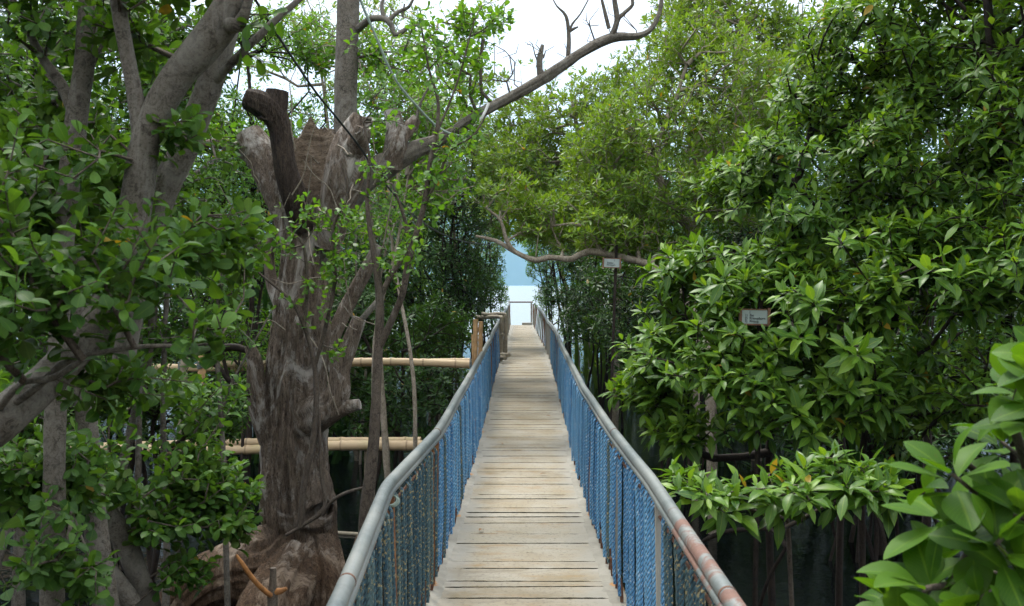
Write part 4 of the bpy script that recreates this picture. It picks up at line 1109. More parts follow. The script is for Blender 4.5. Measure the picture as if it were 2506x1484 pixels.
b = MB(); big(b, [(880, 1480, 8.8, 26), (882, 1400, 8.8, 21), (884, 1350, 8.8, 20), (888, 1312, 8.8, 15)], 30, 130, a1=.25, a2=.25); b.build('trunk', M['bark_big'], st)
fs = MB(); tube(fs, np.array([P(810, 1308, 10.6), P(900, 1312, 10.5)]) * [1, 1, 0] + [0, 0, WATER + .01], .022, 8)
tag(fs.build('floating_stick', M['bamboo_old']), 'thin yellowish stick floating on the dark water beside the old tree', 'stick')

# ================================================================== CABLES
def line(name, label, pts, r, m, cat):
    q = MB(); tube(q, catmull(np.array([P(*a) for a in pts]), .05), r, 8); return tag(q.build(name, M[m]), label, cat)
line('cable', 'black cable slanting down from the top left across the old tree', [(560, -120, 5.2), (625, 0, 5.5), (700, 118, 6.0), (770, 222, 6.5), (830, 296, 7.0), (880, 360, 7.4), (935, 440, 8.2), (1010, 525, 9.5), (1080, 572, 11), (1140, 592, 13), (1200, 600, 16)], .008, 'cable', 'cable')
cd = thing('cord', 'pale cord sagging from the top beside the tall grey trunk to the long bare branch', 'cord', P(880, 0, 7.8))
for nm, m, pts, r in (('line', 'cord', [(865, -60, 7.6), (882, 0, 7.7), (920, 90, 7.8), (965, 190, 7.9), (1020, 260, 8.0), (1070, 310, 8.1), (1110, 330, 8.1), (1150, 333, 8.1), (1175, 326, 8.1)], .010), ('strip', 'white_tape', [(1150, 333, 8.1), (1158, 315, 8.1), (1168, 300, 8.1), (1182, 285, 8.1), (1190, 268, 8.1), (1196, 252, 8.1)], .012)):
    q = MB(); tube(q, catmull(np.array([P(*a) for a in pts]), .04), r, 8); q.build(nm, M[m], cd)

# ================================================================== SIGNS
def text_obj(body, size, m, parent, loc, name='lettering'):
    cu = bpy.data.curves.new(name, 'FONT'); cu.body = body; cu.size = size; cu.extrude = .0012; cu.align_x = 'LEFT'
    o = bpy.data.objects.new(name, cu); COL.objects.link(o)
    dg = bpy.context.evaluated_depsgraph_get(); me = bpy.data.meshes.new_from_object(o.evaluated_get(dg))
    bpy.data.objects.remove(o)
    me.materials.clear(); me.materials.append(M[m])
    o = bpy.data.objects.new(name, me); COL.objects.link(o); o.parent = parent
    o.rotation_euler = (R(90), 0, 0); o.location = loc
    return o
def sign(label, pxc, pyc, d, wpx, hpx, lines, lsize, tilt=0.0):
    c = P(pxc, pyc, d); w_, h_ = wpx * d / F, hpx * d / F
    root = thing('sign', label, 'sign', c)
    b = MB(); b.box(c, (w_, .012, h_)); b.build('board', M['sign_white'], root, smooth=False)
    for nm, cc, ss in (('frame', (-(w_ / 2 + .008), 0, 0), (.016, .03, h_ + .03)), ('frame', (w_ / 2 + .008, 0, 0), (.016, .03, h_ + .03)), ('frame', (0, .002, -(h_ / 2 + .005)), (w_ - .003, .02, .009)), ('frame', (0, .002, h_ / 2 + .004), (w_ - .003, .02, .008))):
        q = MB(); q.box(c + np.array(cc), ss); q.build(nm, M['sign_wood'], root, smooth=False)
    q = MB(); tube(q, np.array([(c[0] + w_ * .3, c[1] + .05, c[2] + .2), (c[0] + w_ * .3, c[1] + .05, WATER - .5)]), .016, 8); q.build('post', M['bark_dark'], root)
    for (t, fx, fz) in lines:
        text_obj(t, lsize, 'sign_ink', root, (-w_ / 2 + fx * w_, -.0075, h_ / 2 - fz * h_))
    root.rotation_euler = (0, tilt, 0)
sign('small white sign with a brown frame under the long horizontal branch', 1497, 644, 10.8, 38, 20, [('1', .62, .3), ('Bakau', .2, .58), ('Rhizoph', .18, .84)], .028, R(2))
sign('pale sign with three numbered lines half hidden among the right bushes', 1846, 776, 6.0, 63, 33, [('1', .28, .24), ('1)  Bat', .12, .46), ('2)  Rhizophora', .12, .68), ('3)  Rhizop', .12, .9)], .0205, R(1))
# ================================================================== RIGHT SIDE: glossy-leaved mangroves close to the boardwalk
def base(px, d, z=WATER - .3):
    return [(px - CX) / F * d, d, z]
def stem(px0, d0, pts, r0):
    """from the water up through sight points"""
    b = base(px0, d0); out = [[*b, r0]]
    for a in pts: out.append([*P(a[0], a[1], a[2]), a[3] * a[2] / F])
    return np.array(out)
def proproots(root, px, d, n, rad=.8, h=1.0, r=.018, m='bark_dark', seed=1):
    rg = np.random.default_rng(seed); c = np.array(base(px, d))
    for k in range(n):
        a = rg.uniform(0, 6.28); L = rad * rg.uniform(.5, 1.1); hh = h * rg.uniform(.6, 1.1)
        t = np.linspace(0, 1, 12)[:, None]
        e = c + np.array([math.cos(a) * L, math.sin(a) * L, 0])
        p = c + (e - c) * t ** .75; p[:, 2] = WATER + hh * np.clip(1 - t[:, 0] ** 2.4, 0, 1) - .25 * t[:, 0]
        b = MB(); tube(b, p, r * rg.uniform(.7, 1.2), 7); b.build('prop_root', M[m], root)
R1 = [stem(1900, 6.9, [(1880, 1180, 6.9, 9), (1900, 1000, 6.8, 9), (1950, 850, 6.7, 12), (1990, 700, 6.6, 9)], .03), stem(2120, 6.8, [(2110, 1150, 6.8, 8), (2150, 900, 6.6, 8), (2200, 750, 6.4, 9)], .026)]
r1 = make_tree('mangrove_bush', 'broad glossy-leaved bush beside the right railing, reaching low over the dark water', R1,
          [(1720, 880, 6.4, 190, 120, .55), (1830, 740, 6.4, 210, 120, .6), (1740, 660, 6.6, 130, 70, .45), (1990, 800, 6.0, 230, 150, .6), (1870, 940, 6.0, 190, 110, .5), (1650, 960, 6.6, 110, 60, .4), (1780, 1010, 6.2, 130, 60, .4), (1620, 900, 6.7, 90, 70, .35), (1560, 960, 6.9, 60, 40, .25), (1680, 1060, 6.6, 90, 40, .3), (2180, 860, 6.4, 130, 120, .5), (2060, 620, 6.2, 220, 90, .6), (2230, 700, 5.9, 220, 110, .6), (2060, 960, 6.0, 140, 70, .4), (2350, 620, 6.0, 170, 90, .5)],
          1150, 'leaf_right', .142, lod=1, carve=.5, cf=2.6, mind=.085, shell=.5, up=.75, outw=.5, seed=1.0, cat='bush', nleaf=(7, 11), spread=(30, 98), tip_r=.003)
R2 = [stem(2260, 7.6, [(2270, 1000, 7.6, 10), (2250, 600, 7.4, 10), (2200, 350, 7.2, 11), (2150, 100, 7.1, 7)], .034), stem(2050, 7.9, [(2060, 900, 7.8, 8), (2030, 600, 7.5, 11), (1950, 450, 7.3, 8)], .028)]
r2 = make_tree('mangrove_tree', 'tall glossy-leaved mangrove at upper right with yellowing leaves scattered through it', R2,
          [(2080, 250, 6.9, 190, 130, .8), (2130, 90, 7.0, 170, 90, .7), (1960, 400, 6.9, 190, 90, .7), (1840, 450, 7.0, 130, 70, .5), (2150, 400, 6.7, 240, 110, .8), (2010, 540, 6.8, 260, 90, .7), (1770, 560, 7.1, 140, 60, .4), (2330, 300, 6.6, 180, 160, .8), (2300, 500, 6.5, 200, 90, .7), (2200, 180, 6.8, 140, 80, .6), (1990, 330, 7.3, 120, 70, .5)],
          1700, 'leaf_right', .108, lod=1, carve=.48, cf=2.2, mind=.09, shell=.5, up=.75, outw=.45, seed=11.0, nleaf=(7, 10), spread=(30, 98), tip_r=.003)
R3 = [stem(2500, 6.4, [(2480, 1000, 6.3, 11), (2460, 600, 6.2, 11), (2440, 300, 6.2, 10), (2420, 50, 6.2, 11), (2400, -200, 6.2, 8)], .035), stem(2700, 5.6, [(2650, 900, 5.6, 14), (2600, 400, 5.6, 10)], .05)]
r3 = make_tree('mangrove_tree', 'shaded dark mangrove filling the right edge of the view from top to bottom', R3,
          [(2420, 100, 6.2, 190, 130, .9), (2330, 40, 6.6, 170, 90, .8), (2500, 350, 5.8, 150, 180, .8), (2480, 640, 5.6, 130, 150, .7), (2420, 820, 6.0, 190, 110, .7), (2380, 950, 5.8, 140, 90, .6), (2560, 900, 5.4, 150, 200, .7), (2250, 920, 6.6, 150, 120, .6), (2650, 300, 5.6, 150, 400, .9), (2200, -40, 6.9, 180, 70, .8), (2400, -150, 6.2, 300, 120, 1.2), (2150, 1040, 6.6, 140, 70, .4), (2500, -20, 5.6, 120, 100, .7)],
          1400, 'leaf_right', .108, lod=1, carve=.40, cf=2.0, mind=.09, shell=.45, up=.6, outw=.45, seed=21.0, nleaf=(7, 10), spread=(30, 100), tip_r=.003)
R4 = [stem(1960, 5.6, [(1930, 1330, 5.5, 6), (1920, 1250, 5.2, 5), (1900, 1210, 4.95, 4)], .014), np.array([[*P(1925, 1290, 5.4), .012], [*P(2020, 1240, 5.1), .009], [*P(2110, 1200, 4.9), .006]]), np.array([[*P(1925, 1270, 5.3), .012], [*P(1800, 1240, 5.0), .008], [*P(1700, 1210, 4.9), .005]])]
r4 = make_tree('mangrove_bush', 'low sunlit spray of leaves over the black water just outside the right handrail', R4,
          [(1690, 1195, 4.9, 80, 36, .25), (1790, 1215, 4.85, 90, 36, .25), (1950, 1185, 4.8, 110, 38, .28), (2080, 1165, 4.85, 120, 45, .3), (2150, 1200, 4.9, 70, 40, .25), (1880, 1220, 4.9, 90, 30, .2), (2010, 1215, 4.8, 90, 30, .2)],
          95, 'leaf_right', .145, lod=1, carve=.3, cf=2.4, mind=.075, shell=.3, up=.9, outw=.4, seed=31.0, cat='bush', nleaf=(7, 10), spread=(35, 98), tip_r=.003, bark='bark_twig')
for pts in ([(1925, 1340, 5.6, 6), (1890, 1298, 5.7, 6), (1820, 1296, 5.9, 6), (1750, 1310, 6.1, 6), (1700, 1345, 6.3, 6), (1670, 1400, 6.4, 6)], [(1930, 1330, 5.6, 5), (1880, 1420, 5.7, 5), (1850, 1520, 5.8, 5)]):
    b = MB(); limb(b, pl(pts), .04, 8, .1); b.build('prop_root', M['bark_dark'], r4)

# the foreground bush in the lower right corner: big leaves an arm's length away
FR = [np.array([[*base(2900, 2.2), .03], [*P(2700, 1500, 2.1), .022], [*P(2560, 1330, 2.0), .016], [*P(2440, 1200, 1.95), .01], [*P(2360, 1130, 1.9), .006]]),
      np.array([[*P(2560, 1330, 2.0), .014], [*P(2510, 1130, 1.9), .010], [*P(2480, 1020, 1.85), .008], [*P(2520, 880, 1.75), .006]]),
      np.array([[*P(2620, 1420, 2.05), .014], [*P(2480, 1420, 1.9), .009], [*P(2330, 1430, 1.85), .006]])]
fr = thing('mangrove_bush', 'bright green bush of large leaves filling the lower right corner close to view', 'bush', FR[0][0][:3])
b = MB()
for t in FR: limb(b, t, .03, 10, .1)
b.build('stem', M['bark_twig'], fr)
fl = MB()
spots = [(2560, 880, 1.75, (-.7, -.1, .6), 6), (2540, 1020, 1.75, (-.6, -.2, .7), 7), (2500, 1260, 1.7, (-.4, -.3, .8), 7), (2200, 1530, 1.85, (-.4, -.2, .8), 7), (2440, 1330, 1.7, (-.3, -.4, .8), 7), (2330, 1160, 1.8, (-.35, -.35, .9), 7), (2300, 1260, 1.95, (-.5, -.2, .8), 8), (2450, 1080, 1.95, (-.3, .1, .9), 7), (2500, 960, 1.85, (-.7, -.1, .7), 7), (2580, 960, 1.7, (-.6, -.3, .6), 6), (2180, 1470, 2.0, (-.5, -.1, .8), 7), (2300, 1380, 2.05, (-.4, -.2, .8), 7), (2440, 1250, 1.8, (-.1, -.5, .9), 8), (2380, 1330, 1.85, (-.4, -.4, .8), 8),
         (2270, 1440, 1.85, (-.6, -.1, .8), 8), (2400, 1470, 1.75, (-.2, -.5, .8), 8), (2500, 1400, 1.7, (0, -.4, .9), 8), (2330, 1540, 1.75, (-.3, -.3, .9), 8), (2520, 1180, 1.9, (.1, -.2, .9), 8), (2600, 1030, 1.8, (0, 0, 1), 7), (2230, 1500, 1.9, (-.6, 0, .7), 7), (2480, 1540, 1.65, (-.2, -.3, .9), 7), (2570, 1290, 1.75, (0, -.2, .9), 8), (2420, 1400, 2.05, (-.2, 0, .9), 8)]
pos = np.array([P(s[0], s[1], s[2]) for s in spots]); ax = np.array([s[3] for s in spots])
tp = MB(); grow(tp, FR, pos, .2, .0035, maxr=.008); tp.build('twigs', M['bark_twig'], fr)
rosettes(fl, 'broad', 2, pos, ax, .130, (7, 9), (22, 92), .12, np.full(len(pos), .12), .15)
fl.v[-1] = fl.v[-1]
fl.build('crown', M['leaf_front'], fr)

# ================================================================== CENTRE RIGHT: the small-leaved canopy arching over the way
C1L = [pl([(1740, 1010, 10.6, 14), (1735, 870, 10.7, 13), (1700, 770, 10.8, 12), (1640, 690, 10.9, 12), (1590, 650, 11, 9.5), (1530, 632, 11, 8.5), (1440, 616, 11, 8), (1400, 634, 11, 8), (1345, 630, 11, 7), (1310, 637, 11, 7), (1262, 618, 11.1, 6), (1215, 590, 11.2, 5), (1165, 578, 11.3, 3)])]
C1L[0] = np.vstack([[[*base(1745, 10.6), .05]], C1L[0]])
C1X = [pl(a) for a in ([(1262, 618, 11.1, 5), (1240, 590, 11.1, 5), (1225, 540, 11.1, 4), (1190, 510, 11.1, 2.5)], [(1475, 622, 11, 6), (1455, 590, 11.1, 5), (1430, 555, 11.2, 4), (1405, 548, 11.2, 3.5), (1355, 553, 11.2, 2.5)])]
make_tree('canopy_tree', 'leaning mangrove whose long crooked branch reaches level across the walkway opening', C1L,
          [(1420, 560, 11.3, 130, 50, .6), (1540, 570, 11.5, 110, 60, .7), (1230, 480, 11.5, 80, 60, .5), (1620, 600, 11.6, 110, 60, .6), (1330, 520, 11.5, 80, 45, .5)], 1100, 'leaf_canopy', .10, spread=(12, 80), lod=0, kind='elliptic', bark='bark_pale', carve=.35, cf=1.5, mind=.10, shell=.3, seed=41., extra_limbs=C1X, nleaf=(6, 9), limb_amp=.15)
C2T = [stem(1700, 12, [(1705, 800, 12, 9), (1695, 580, 12, 13), (1690, 560, 12, 13), (1660, 530, 12, 12), (1630, 500, 12, 11), (1615, 440, 12, 10), (1590, 390, 12, 7), (1560, 340, 12.2, 4)], .045)]
C2X = [pl(a) for a in ([(1695, 580, 12, 10), (1712, 500, 12, 9), (1700, 470, 12, 8), (1722, 440, 12, 7), (1745, 425, 12, 5)], [(1712, 520, 12, 7), (1735, 470, 12.1, 8), (1725, 430, 12.1, 6)], [(1615, 440, 12, 7), (1610, 360, 12.1, 6), (1622, 310, 12.1, 5), (1650, 250, 12.2, 5), (1680, 160, 12.2, 4)], [(1640, 500, 12, 5), (1580, 470, 12, 4), (1530, 460, 12, 4), (1480, 470, 12, 3)])]
make_tree('canopy_tree', 'small-leaved tree right of centre with pale forked trunk showing through its leaves', C2T,
          [(1600, 330, 12, 190, 130, 1.1), (1680, 200, 12, 150, 130, 1.1), (1480, 400, 12.3, 130, 100, .9), (1760, 330, 12.3, 130, 130, 1.0), (1800, 180, 12.5, 120, 130, 1.0), (1630, 470, 11.5, 150, 90, .8), (1510, 500, 11.6, 130, 70, .7), (1700, 90, 12.3, 100, 80, .8), (1790, 480, 11.8, 100, 90, .8)], 3000, 'leaf_canopy', .105, spread=(12, 75), kind='elliptic', bark='bark_pale', carve=.42, cf=1.3, mind=.08, shell=.45, seed=51., extra_limbs=C2X, nleaf=(6, 9), limb_amp=.15)
C3T = [stem(1500, 16, [(1510, 700, 16, 9), (1490, 560, 16, 9), (1450, 450, 16, 8), (1420, 350, 16, 6), (1400, 250, 16, 4)], .07)]
make_tree('canopy_tree', 'airy tree behind the pale forked trunk, its top open to the white sky', C3T,
          [(1400, 330, 16, 130, 100, 1.2), (1330, 420, 16, 130, 100, 1.2), (1450, 240, 16.5, 90, 70, 1.0), (1290, 300, 17, 80, 70, 1.0), (1420, 460, 15.5, 130, 90, 1.2), (1250, 400, 16, 90, 90, 1.0), (1330, 510, 15.5, 110, 60, 1.0), (1270, 520, 15.5, 60, 45, .8), (1450, 560, 15.5, 120, 60, 1.0), (1330, 200, 16.8, 70, 60, .8), (1245, 235, 16.8, 70, 60, .8), (1180, 260, 17, 70, 70, .9), (1270, 450, 16, 80, 60, .9), (1520, 330, 16.5, 110, 110, 1.2), (1560, 180, 16.5, 70, 80, 1.0)], 3200, 'leaf_canopy', .125, spread=(12, 75), kind='elliptic', bark='bark_pale', carve=.34, cf=1.1, mind=.09, shell=.45, seed=61., nleaf=(6, 9), limb_amp=.15)
C4T = [stem(1850, 15, [(1850, 700, 15, 11), (1840, 400, 15, 10), (1820, 200, 15, 7), (1830, 60, 15, 5)], .08)]
make_tree('canopy_tree', 'tall pale-leaved tree behind the right bushes rising out of the top of the view', C4T,
          [(1840, 110, 15, 150, 120, 1.4), (1900, -20, 15, 180, 100, 1.5), (1740, 30, 15.5, 110, 80, 1.2), (1900, 250, 14.5, 160, 120, 1.3), (1980, 60, 14.5, 120, 90, 1.3), (1700, 160, 15.5, 90, 90, 1.1), (2060, 180, 14, 140, 120, 1.3), (1780, 350, 14.5, 130, 110, 1.2), (1650, 60, 15.5, 80, 90, 1.1), (1800, -60, 15, 150, 70, 1.2)], 2800, 'leaf_canopy', .12, spread=(12, 75), kind='elliptic', bark='bark_pale', carve=.42, cf=1.1, mind=.09, shell=.45, seed=71., nleaf=(6, 8), limb_amp=.15)
# ================================================================== THE FOREST BEHIND
def forest(label, leaf, size, d, px, blobs, n, kind='elliptic', stems=3, bark='bark_dark', seed=0., carve=.42, mind=.10, cf=1.1, style='rosette', up=.6, nleaf=(6, 9), shell=.4, cat='tree', topd=.6, sw=.035, lod=0, var=.12, spread=(38, 100), name='mangrove_tree', roots=0, minx=None):
    rg = np.random.default_rng(int(seed * 10) + 7)
    C = [P(b[0], b[1], b[2]) for b in blobs]
    tl = []
    for k in range(stems):
        x = (px + rg.normal(0, 60) * (k > 0) * 8 / d - CX) / F * d; yy = d + rg.normal(0, .35) * (k > 0)
        tgt = C[int(rg.integers(len(C)))] if k else C[int(np.argmax([c[2] for c in C]))]
        p = [np.array([x, yy, WATER - .3])]
        for f in (.3, .55, .8, 1.0):
            q = p[0] + (tgt - p[0]) * np.array([f ** 1.6 * topd, f ** 1.6 * topd, f]) + rg.normal(0, .07, 3)
            p.append(q)
        r = sw * (1.25 if k == 0 else rg.uniform(.6, 1))
        tl.append(np.array([[*q, r * (1 - .16 * i)] for i, q in enumerate(p)]))
    t = make_tree(name, label, tl, blobs, n, leaf, size, style, lod, kind, bark, cat, None, carve, cf, mind, shell, up, .5, .5, nleaf, spread, seed=seed, segs=8, limb_amp=.12, var=var, tip_r=.003)
    for k in range(roots): pass
    if roots: proproots(t, px, d, roots, .9, 1.1, .018, seed=int(seed))
    return t
# ---- left, from near to far
forest('shady round-leaved mangrove behind the forked grey tree', 'leaf_round', .062, 6.4, 330, [(330, 420, 6.6, 170, 130, .9), (420, 230, 6.8, 120, 110, .8), (200, 600, 6.2, 170, 130, .8), (440, 560, 6.5, 120, 110, .7), (330, 120, 6.8, 130, 110, .8), (480, 110, 7.0, 90, 80, .6), (370, 760, 6.4, 170, 90, .8), (560, 330, 7.2, 70, 80, .5)], 1615, 'obovate', 3, 'bark_grey', 5.1, .42, .075, 1.6, style='sprig', lod=1)
forest('dark bushy mangrove at the left edge behind the slim upright trunk', 'leaf_round', .064, 6.0, 20, [(40, 250, 6.0, 170, 200, .9), (20, 620, 5.8, 150, 200, .9), (90, 880, 5.6, 170, 110, .7), (-120, 500, 5.8, 160, 500, 1.0), (130, 40, 6.4, 150, 100, .8), (160, 420, 6.6, 120, 130, .7), (60, 1060, 5.2, 150, 70, .5)], 1955, 'obovate', 3, 'bark_grey', 6.3, .42, .075, 1.6, style='sprig', lod=1)
forest('low leafy mangrove under the bamboo poles at left', 'leaf_round', .068, 9.2, 330, [(420, 980, 9, 170, 90, .8), (230, 960, 9, 190, 100, .9), (540, 1000, 9.2, 90, 90, .6), (90, 1000, 8.6, 170, 90, .9), (300, 830, 9.6, 180, 50, .8)], 1445, 'obovate', 4, 'bark_dark', 7.7, .4, .09, 1.4, style='sprig', lod=1)
forest('dense dark mangrove wall far left beyond the bamboo walkway', 'leaf_dark', .085, 13.5, 180, [(150, 620, 13.5, 260, 190, 1.6), (200, 350, 13.5, 240, 170, 1.6), (-100, 500, 13, 230, 350, 1.8), (400, 700, 14, 190, 150, 1.5), (350, 900, 14, 260, 90, 1.4), (30, 900, 13.5, 260, 110, 1.4), (100, 120, 13.5, 230, 110, 1.5)], 2890, 'elliptic', 5, seed=8.1)
forest('tall leafy mangrove behind the torn top, left of the tall grey trunk', 'leaf_bright', .085, 12, 600, [(560, 250, 12, 150, 120, 1.2), (660, 420, 12.3, 130, 130, 1.2), (500, 480, 12, 150, 150, 1.2), (580, 640, 12.3, 130, 130, 1.2), (690, 140, 12.2, 90, 110, .9), (600, 60, 12.5, 90, 60, .8), (740, 260, 12.5, 90, 80, .8), (620, 850, 12.5, 130, 120, 1.0)], 2210, 'elliptic', 4, seed=9.3, carve=.45)
forest('bright broad-leaved mangrove in the gap right of the torn top', 'leaf_bright', .08, 11.5, 960, [(930, 270, 11.5, 80, 90, .8), (990, 170, 11.8, 90, 90, .8), (900, 130, 12, 60, 80, .7), (1060, 290, 11.6, 90, 90, .8), (950, 520, 11.5, 110, 110, .9), (1050, 430, 11.8, 100, 90, .8), (780, 100, 12, 70, 80, .7), (1130, 120, 12.2, 70, 100, .7)], 1292, 'obovate', 3, 'bark_pale', 10.7, .46, .11, 1.3, nleaf=(5, 8))
forest('dark rosette-leaved mangrove just beyond the bamboo poles beside the left railing', 'leaf_dark', .115, 13.0, 960, [(960, 960, 13, 120, 90, .9), (1060, 920, 13.2, 90, 80, .8), (880, 900, 13.2, 90, 100, .9), (1000, 800, 13.6, 140, 90, 1.0), (1090, 820, 13.8, 80, 70, .8), (900, 1040, 12.6, 80, 40, .6), (1040, 1020, 12.6, 80, 50, .6), (780, 980, 13, 120, 90, .9), (850, 760, 13.8, 110, 90, 1.0)], 1054, 'elliptic', 5, seed=11.9, mind=.12, nleaf=(7, 10), carve=.4)
forest('tall dark mangrove leaning over the left railing where the walkway narrows', 'leaf_dark', .10, 16.5, 1110, [(1110, 600, 16.5, 100, 80, 1.1), (1040, 680, 16.5, 120, 90, 1.2), (1150, 690, 16.8, 70, 70, .9), (1000, 560, 16.5, 120, 100, 1.2), (1120, 490, 16.5, 100, 80, 1.1), (1080, 760, 16.5, 90, 60, 1.0), (950, 660, 16.5, 120, 110, 1.2), (1170, 590, 17, 55, 60, .8)], 1700, 'elliptic', 6, seed=12.3, mind=.11)
forest('small-leaved canopy tree on the left arching toward the pale crooked branch', 'leaf_canopy', .12, 18, 1080, [(1130, 400, 18, 110, 90, 1.3), (1200, 470, 18, 80, 60, 1.0), (1050, 330, 18, 110, 90, 1.3), (1180, 330, 18.5, 80, 80, 1.1), (980, 420, 18, 120, 100, 1.3), (1220, 540, 18.5, 50, 40, .8)], 1700, 'elliptic', 3, 'bark_pale', 13.1, .44, .14, 1.0)
forest('dark bush on the left bank beside the old bamboo frame', 'leaf_dark', .10, 23.5, 1180, [(1190, 640, 23.5, 48, 60, 1.0), (1160, 720, 23.5, 55, 60, 1.0), (1205, 720, 24, 32, 46, .7), (1120, 640, 23.5, 70, 90, 1.2), (1200, 560, 24, 42, 40, .9), (1150, 560, 23.5, 60, 60, 1.0), (1200, 790, 23, 25, 30, .6)], 1054, 'elliptic', 5, seed=14.9, mind=.125)
forest('sprawling sunlit bush left of the far end railing', 'leaf_bright', .10, 31, 1212, [(1215, 690, 31, 26, 40, .9), (1226, 740, 30.5, 14, 28, .5), (1190, 650, 31, 40, 60, 1.0), (1222, 620, 31, 22, 40, .8), (1190, 750, 31, 40, 40, .8), (1238, 640, 31, 8, 50, .4), (1238, 720, 31, 7, 40, .4), (1240, 600, 31, 16, 26, .5), (1215, 560, 31, 34, 40, 1.0), (1150, 700, 32, 60, 90, 1.2)], 884, 'elliptic', 3, seed=15.3, mind=.13)
# ---- right, from near to far
forest('shadowed mangrove thicket behind the low spray of leaves at right', 'leaf_dark', .105, 9.8, 2150, [(2100, 900, 9.8, 260, 140, 1.0), (2300, 750, 9.8, 260, 200, 1.2), (1950, 1000, 9.6, 200, 90, .9), (2420, 980, 9.4, 220, 130, 1.1), (1900, 820, 10, 200, 130, 1.0), (2200, 1080, 9.4, 240, 70, .8)], 1870, 'elliptic', 9, seed=16.1, mind=.10, sw=.03, roots=4)
forest('stemmy dark mangrove behind the pale numbered sign', 'leaf_dark', .10, 13, 1680, [(1650, 760, 13, 170, 110, 1.1), (1560, 680, 13.2, 120, 70, 1.0), (1760, 700, 13, 170, 130, 1.1), (1600, 860, 12.8, 130, 70, .9), (1750, 860, 12.8, 150, 90, 1.0), (1530, 790, 13.2, 80, 80, .8), (1850, 600, 13, 170, 130, 1.2)], 1530, 'elliptic', 9, seed=17.7, mind=.12, sw=.026, roots=4)
forest('thin-stemmed dark mangrove behind the small white sign', 'leaf_dark', .10, 18.5, 1470, [(1460, 700, 18.5, 90, 70, 1.1), (1540, 640, 18.5, 110, 80, 1.2), (1420, 620, 18.8, 80, 60, 1.0), (1500, 800, 18, 90, 60, 1.0), (1420, 780, 18.2, 55, 55, .8), (1580, 760, 18, 110, 90, 1.1), (1620, 600, 19, 130, 90, 1.3)], 1326, 'elliptic', 9, seed=18.3, mind=.125, sw=.03)
forest('dark leafy mangrove leaning over the right railing toward the sea opening', 'leaf_dark', .10, 24, 1385, [(1370, 640, 24, 50, 50, 1.0), (1360, 710, 24, 42, 50, .9), (1420, 700, 24, 60, 70, 1.1), (1350, 580, 24.5, 50, 36, .9), (1400, 590, 24, 60, 50, 1.0), (1400, 790, 23.5, 40, 50, .8), (1310, 545, 25, 40, 22, .8)], 1088, 'elliptic', 6, seed=19.1, mind=.125)
forest('bright bush at the right of the sea opening near the end railing', 'leaf_bright', .10, 32, 1345, [(1330, 650, 32, 32, 40, .9), (1335, 715, 32, 26, 36, .7), (1318, 600, 32, 36, 34, .9), (1300, 635, 33, 18, 20, .5), (1350, 760, 31.5, 28, 30, .7), (1290, 575, 33, 26, 24, .7), (1304, 610, 31, 16, 34, .6), (1306, 720, 31, 7, 40, .4), (1290, 590, 31, 20, 18, .5), (1300, 660, 31.5, 14, 26, .5), (1308, 560, 31, 22, 24, .6), (1370, 680, 32, 40, 80, 1.0)], 884, 'elliptic', 3, seed=20.7, mind=.13)
forest('high green canopy beyond the arch, closing the view above the sea opening', 'leaf_canopy', .16, 27, 1420, [(1290, 470, 27, 80, 46, 1.4), (1240, 420, 27, 80, 60, 1.4), (1360, 430, 27, 90, 60, 1.4), (1450, 470, 27, 100, 80, 1.5), (1330, 520, 27, 60, 26, 1.0), (1180, 500, 27, 70, 60, 1.2), (1540, 420, 27, 110, 100, 1.5), (1255, 510, 27, 40, 26, .9), (1300, 555, 27, 50, 24, .9), (1400, 540, 27, 80, 50, 1.2), (1500, 560, 27, 110, 70, 1.4), (1265, 555, 27, 30, 26, .7), (1262, 585, 26, 22, 14, .4), (1230, 560, 27, 22, 30, .7)], 3000, 'elliptic', 3, 'bark_pale', 21.1, .34, .17, .8)
forest('deep green wall of mangrove behind the right-hand bushes', 'leaf_dark', .11, 13.5, 2250, [(2100, 600, 13.5, 300, 200, 1.6), (2400, 500, 13.5, 300, 250, 1.7), (2350, 200, 13.5, 300, 200, 1.6), (2200, 850, 13.5, 350, 130, 1.5), (2600, 700, 13, 300, 300, 1.8), (2050, 350, 14, 200, 150, 1.4), (2500, 50, 13.5, 300, 150, 1.6)], 2890, 'elliptic', 7, seed=22.3, mind=.13)

forest('airy fine-leaved mangrove high behind the tall grey trunk against the white sky', 'leaf_canopy', .105, 15, 880, [(780, 90, 15, 110, 80, 1.1), (930, 60, 15, 90, 80, 1.0), (1060, 110, 15.3, 100, 90, 1.1), (1160, 210, 15.3, 90, 80, 1.0), (700, 30, 15, 90, 60, 1.0), (880, 190, 15, 100, 80, 1.1), (1010, 250, 15, 100, 80, 1.1), (640, 140, 15, 80, 80, 1.0), (1170, 60, 15.3, 70, 80, .9), (420, 60, 15, 130, 80, 1.2)], 900, 'elliptic', 4, 'bark_pale', 24.7, .52, .10, 1.2, spread=(15, 80))
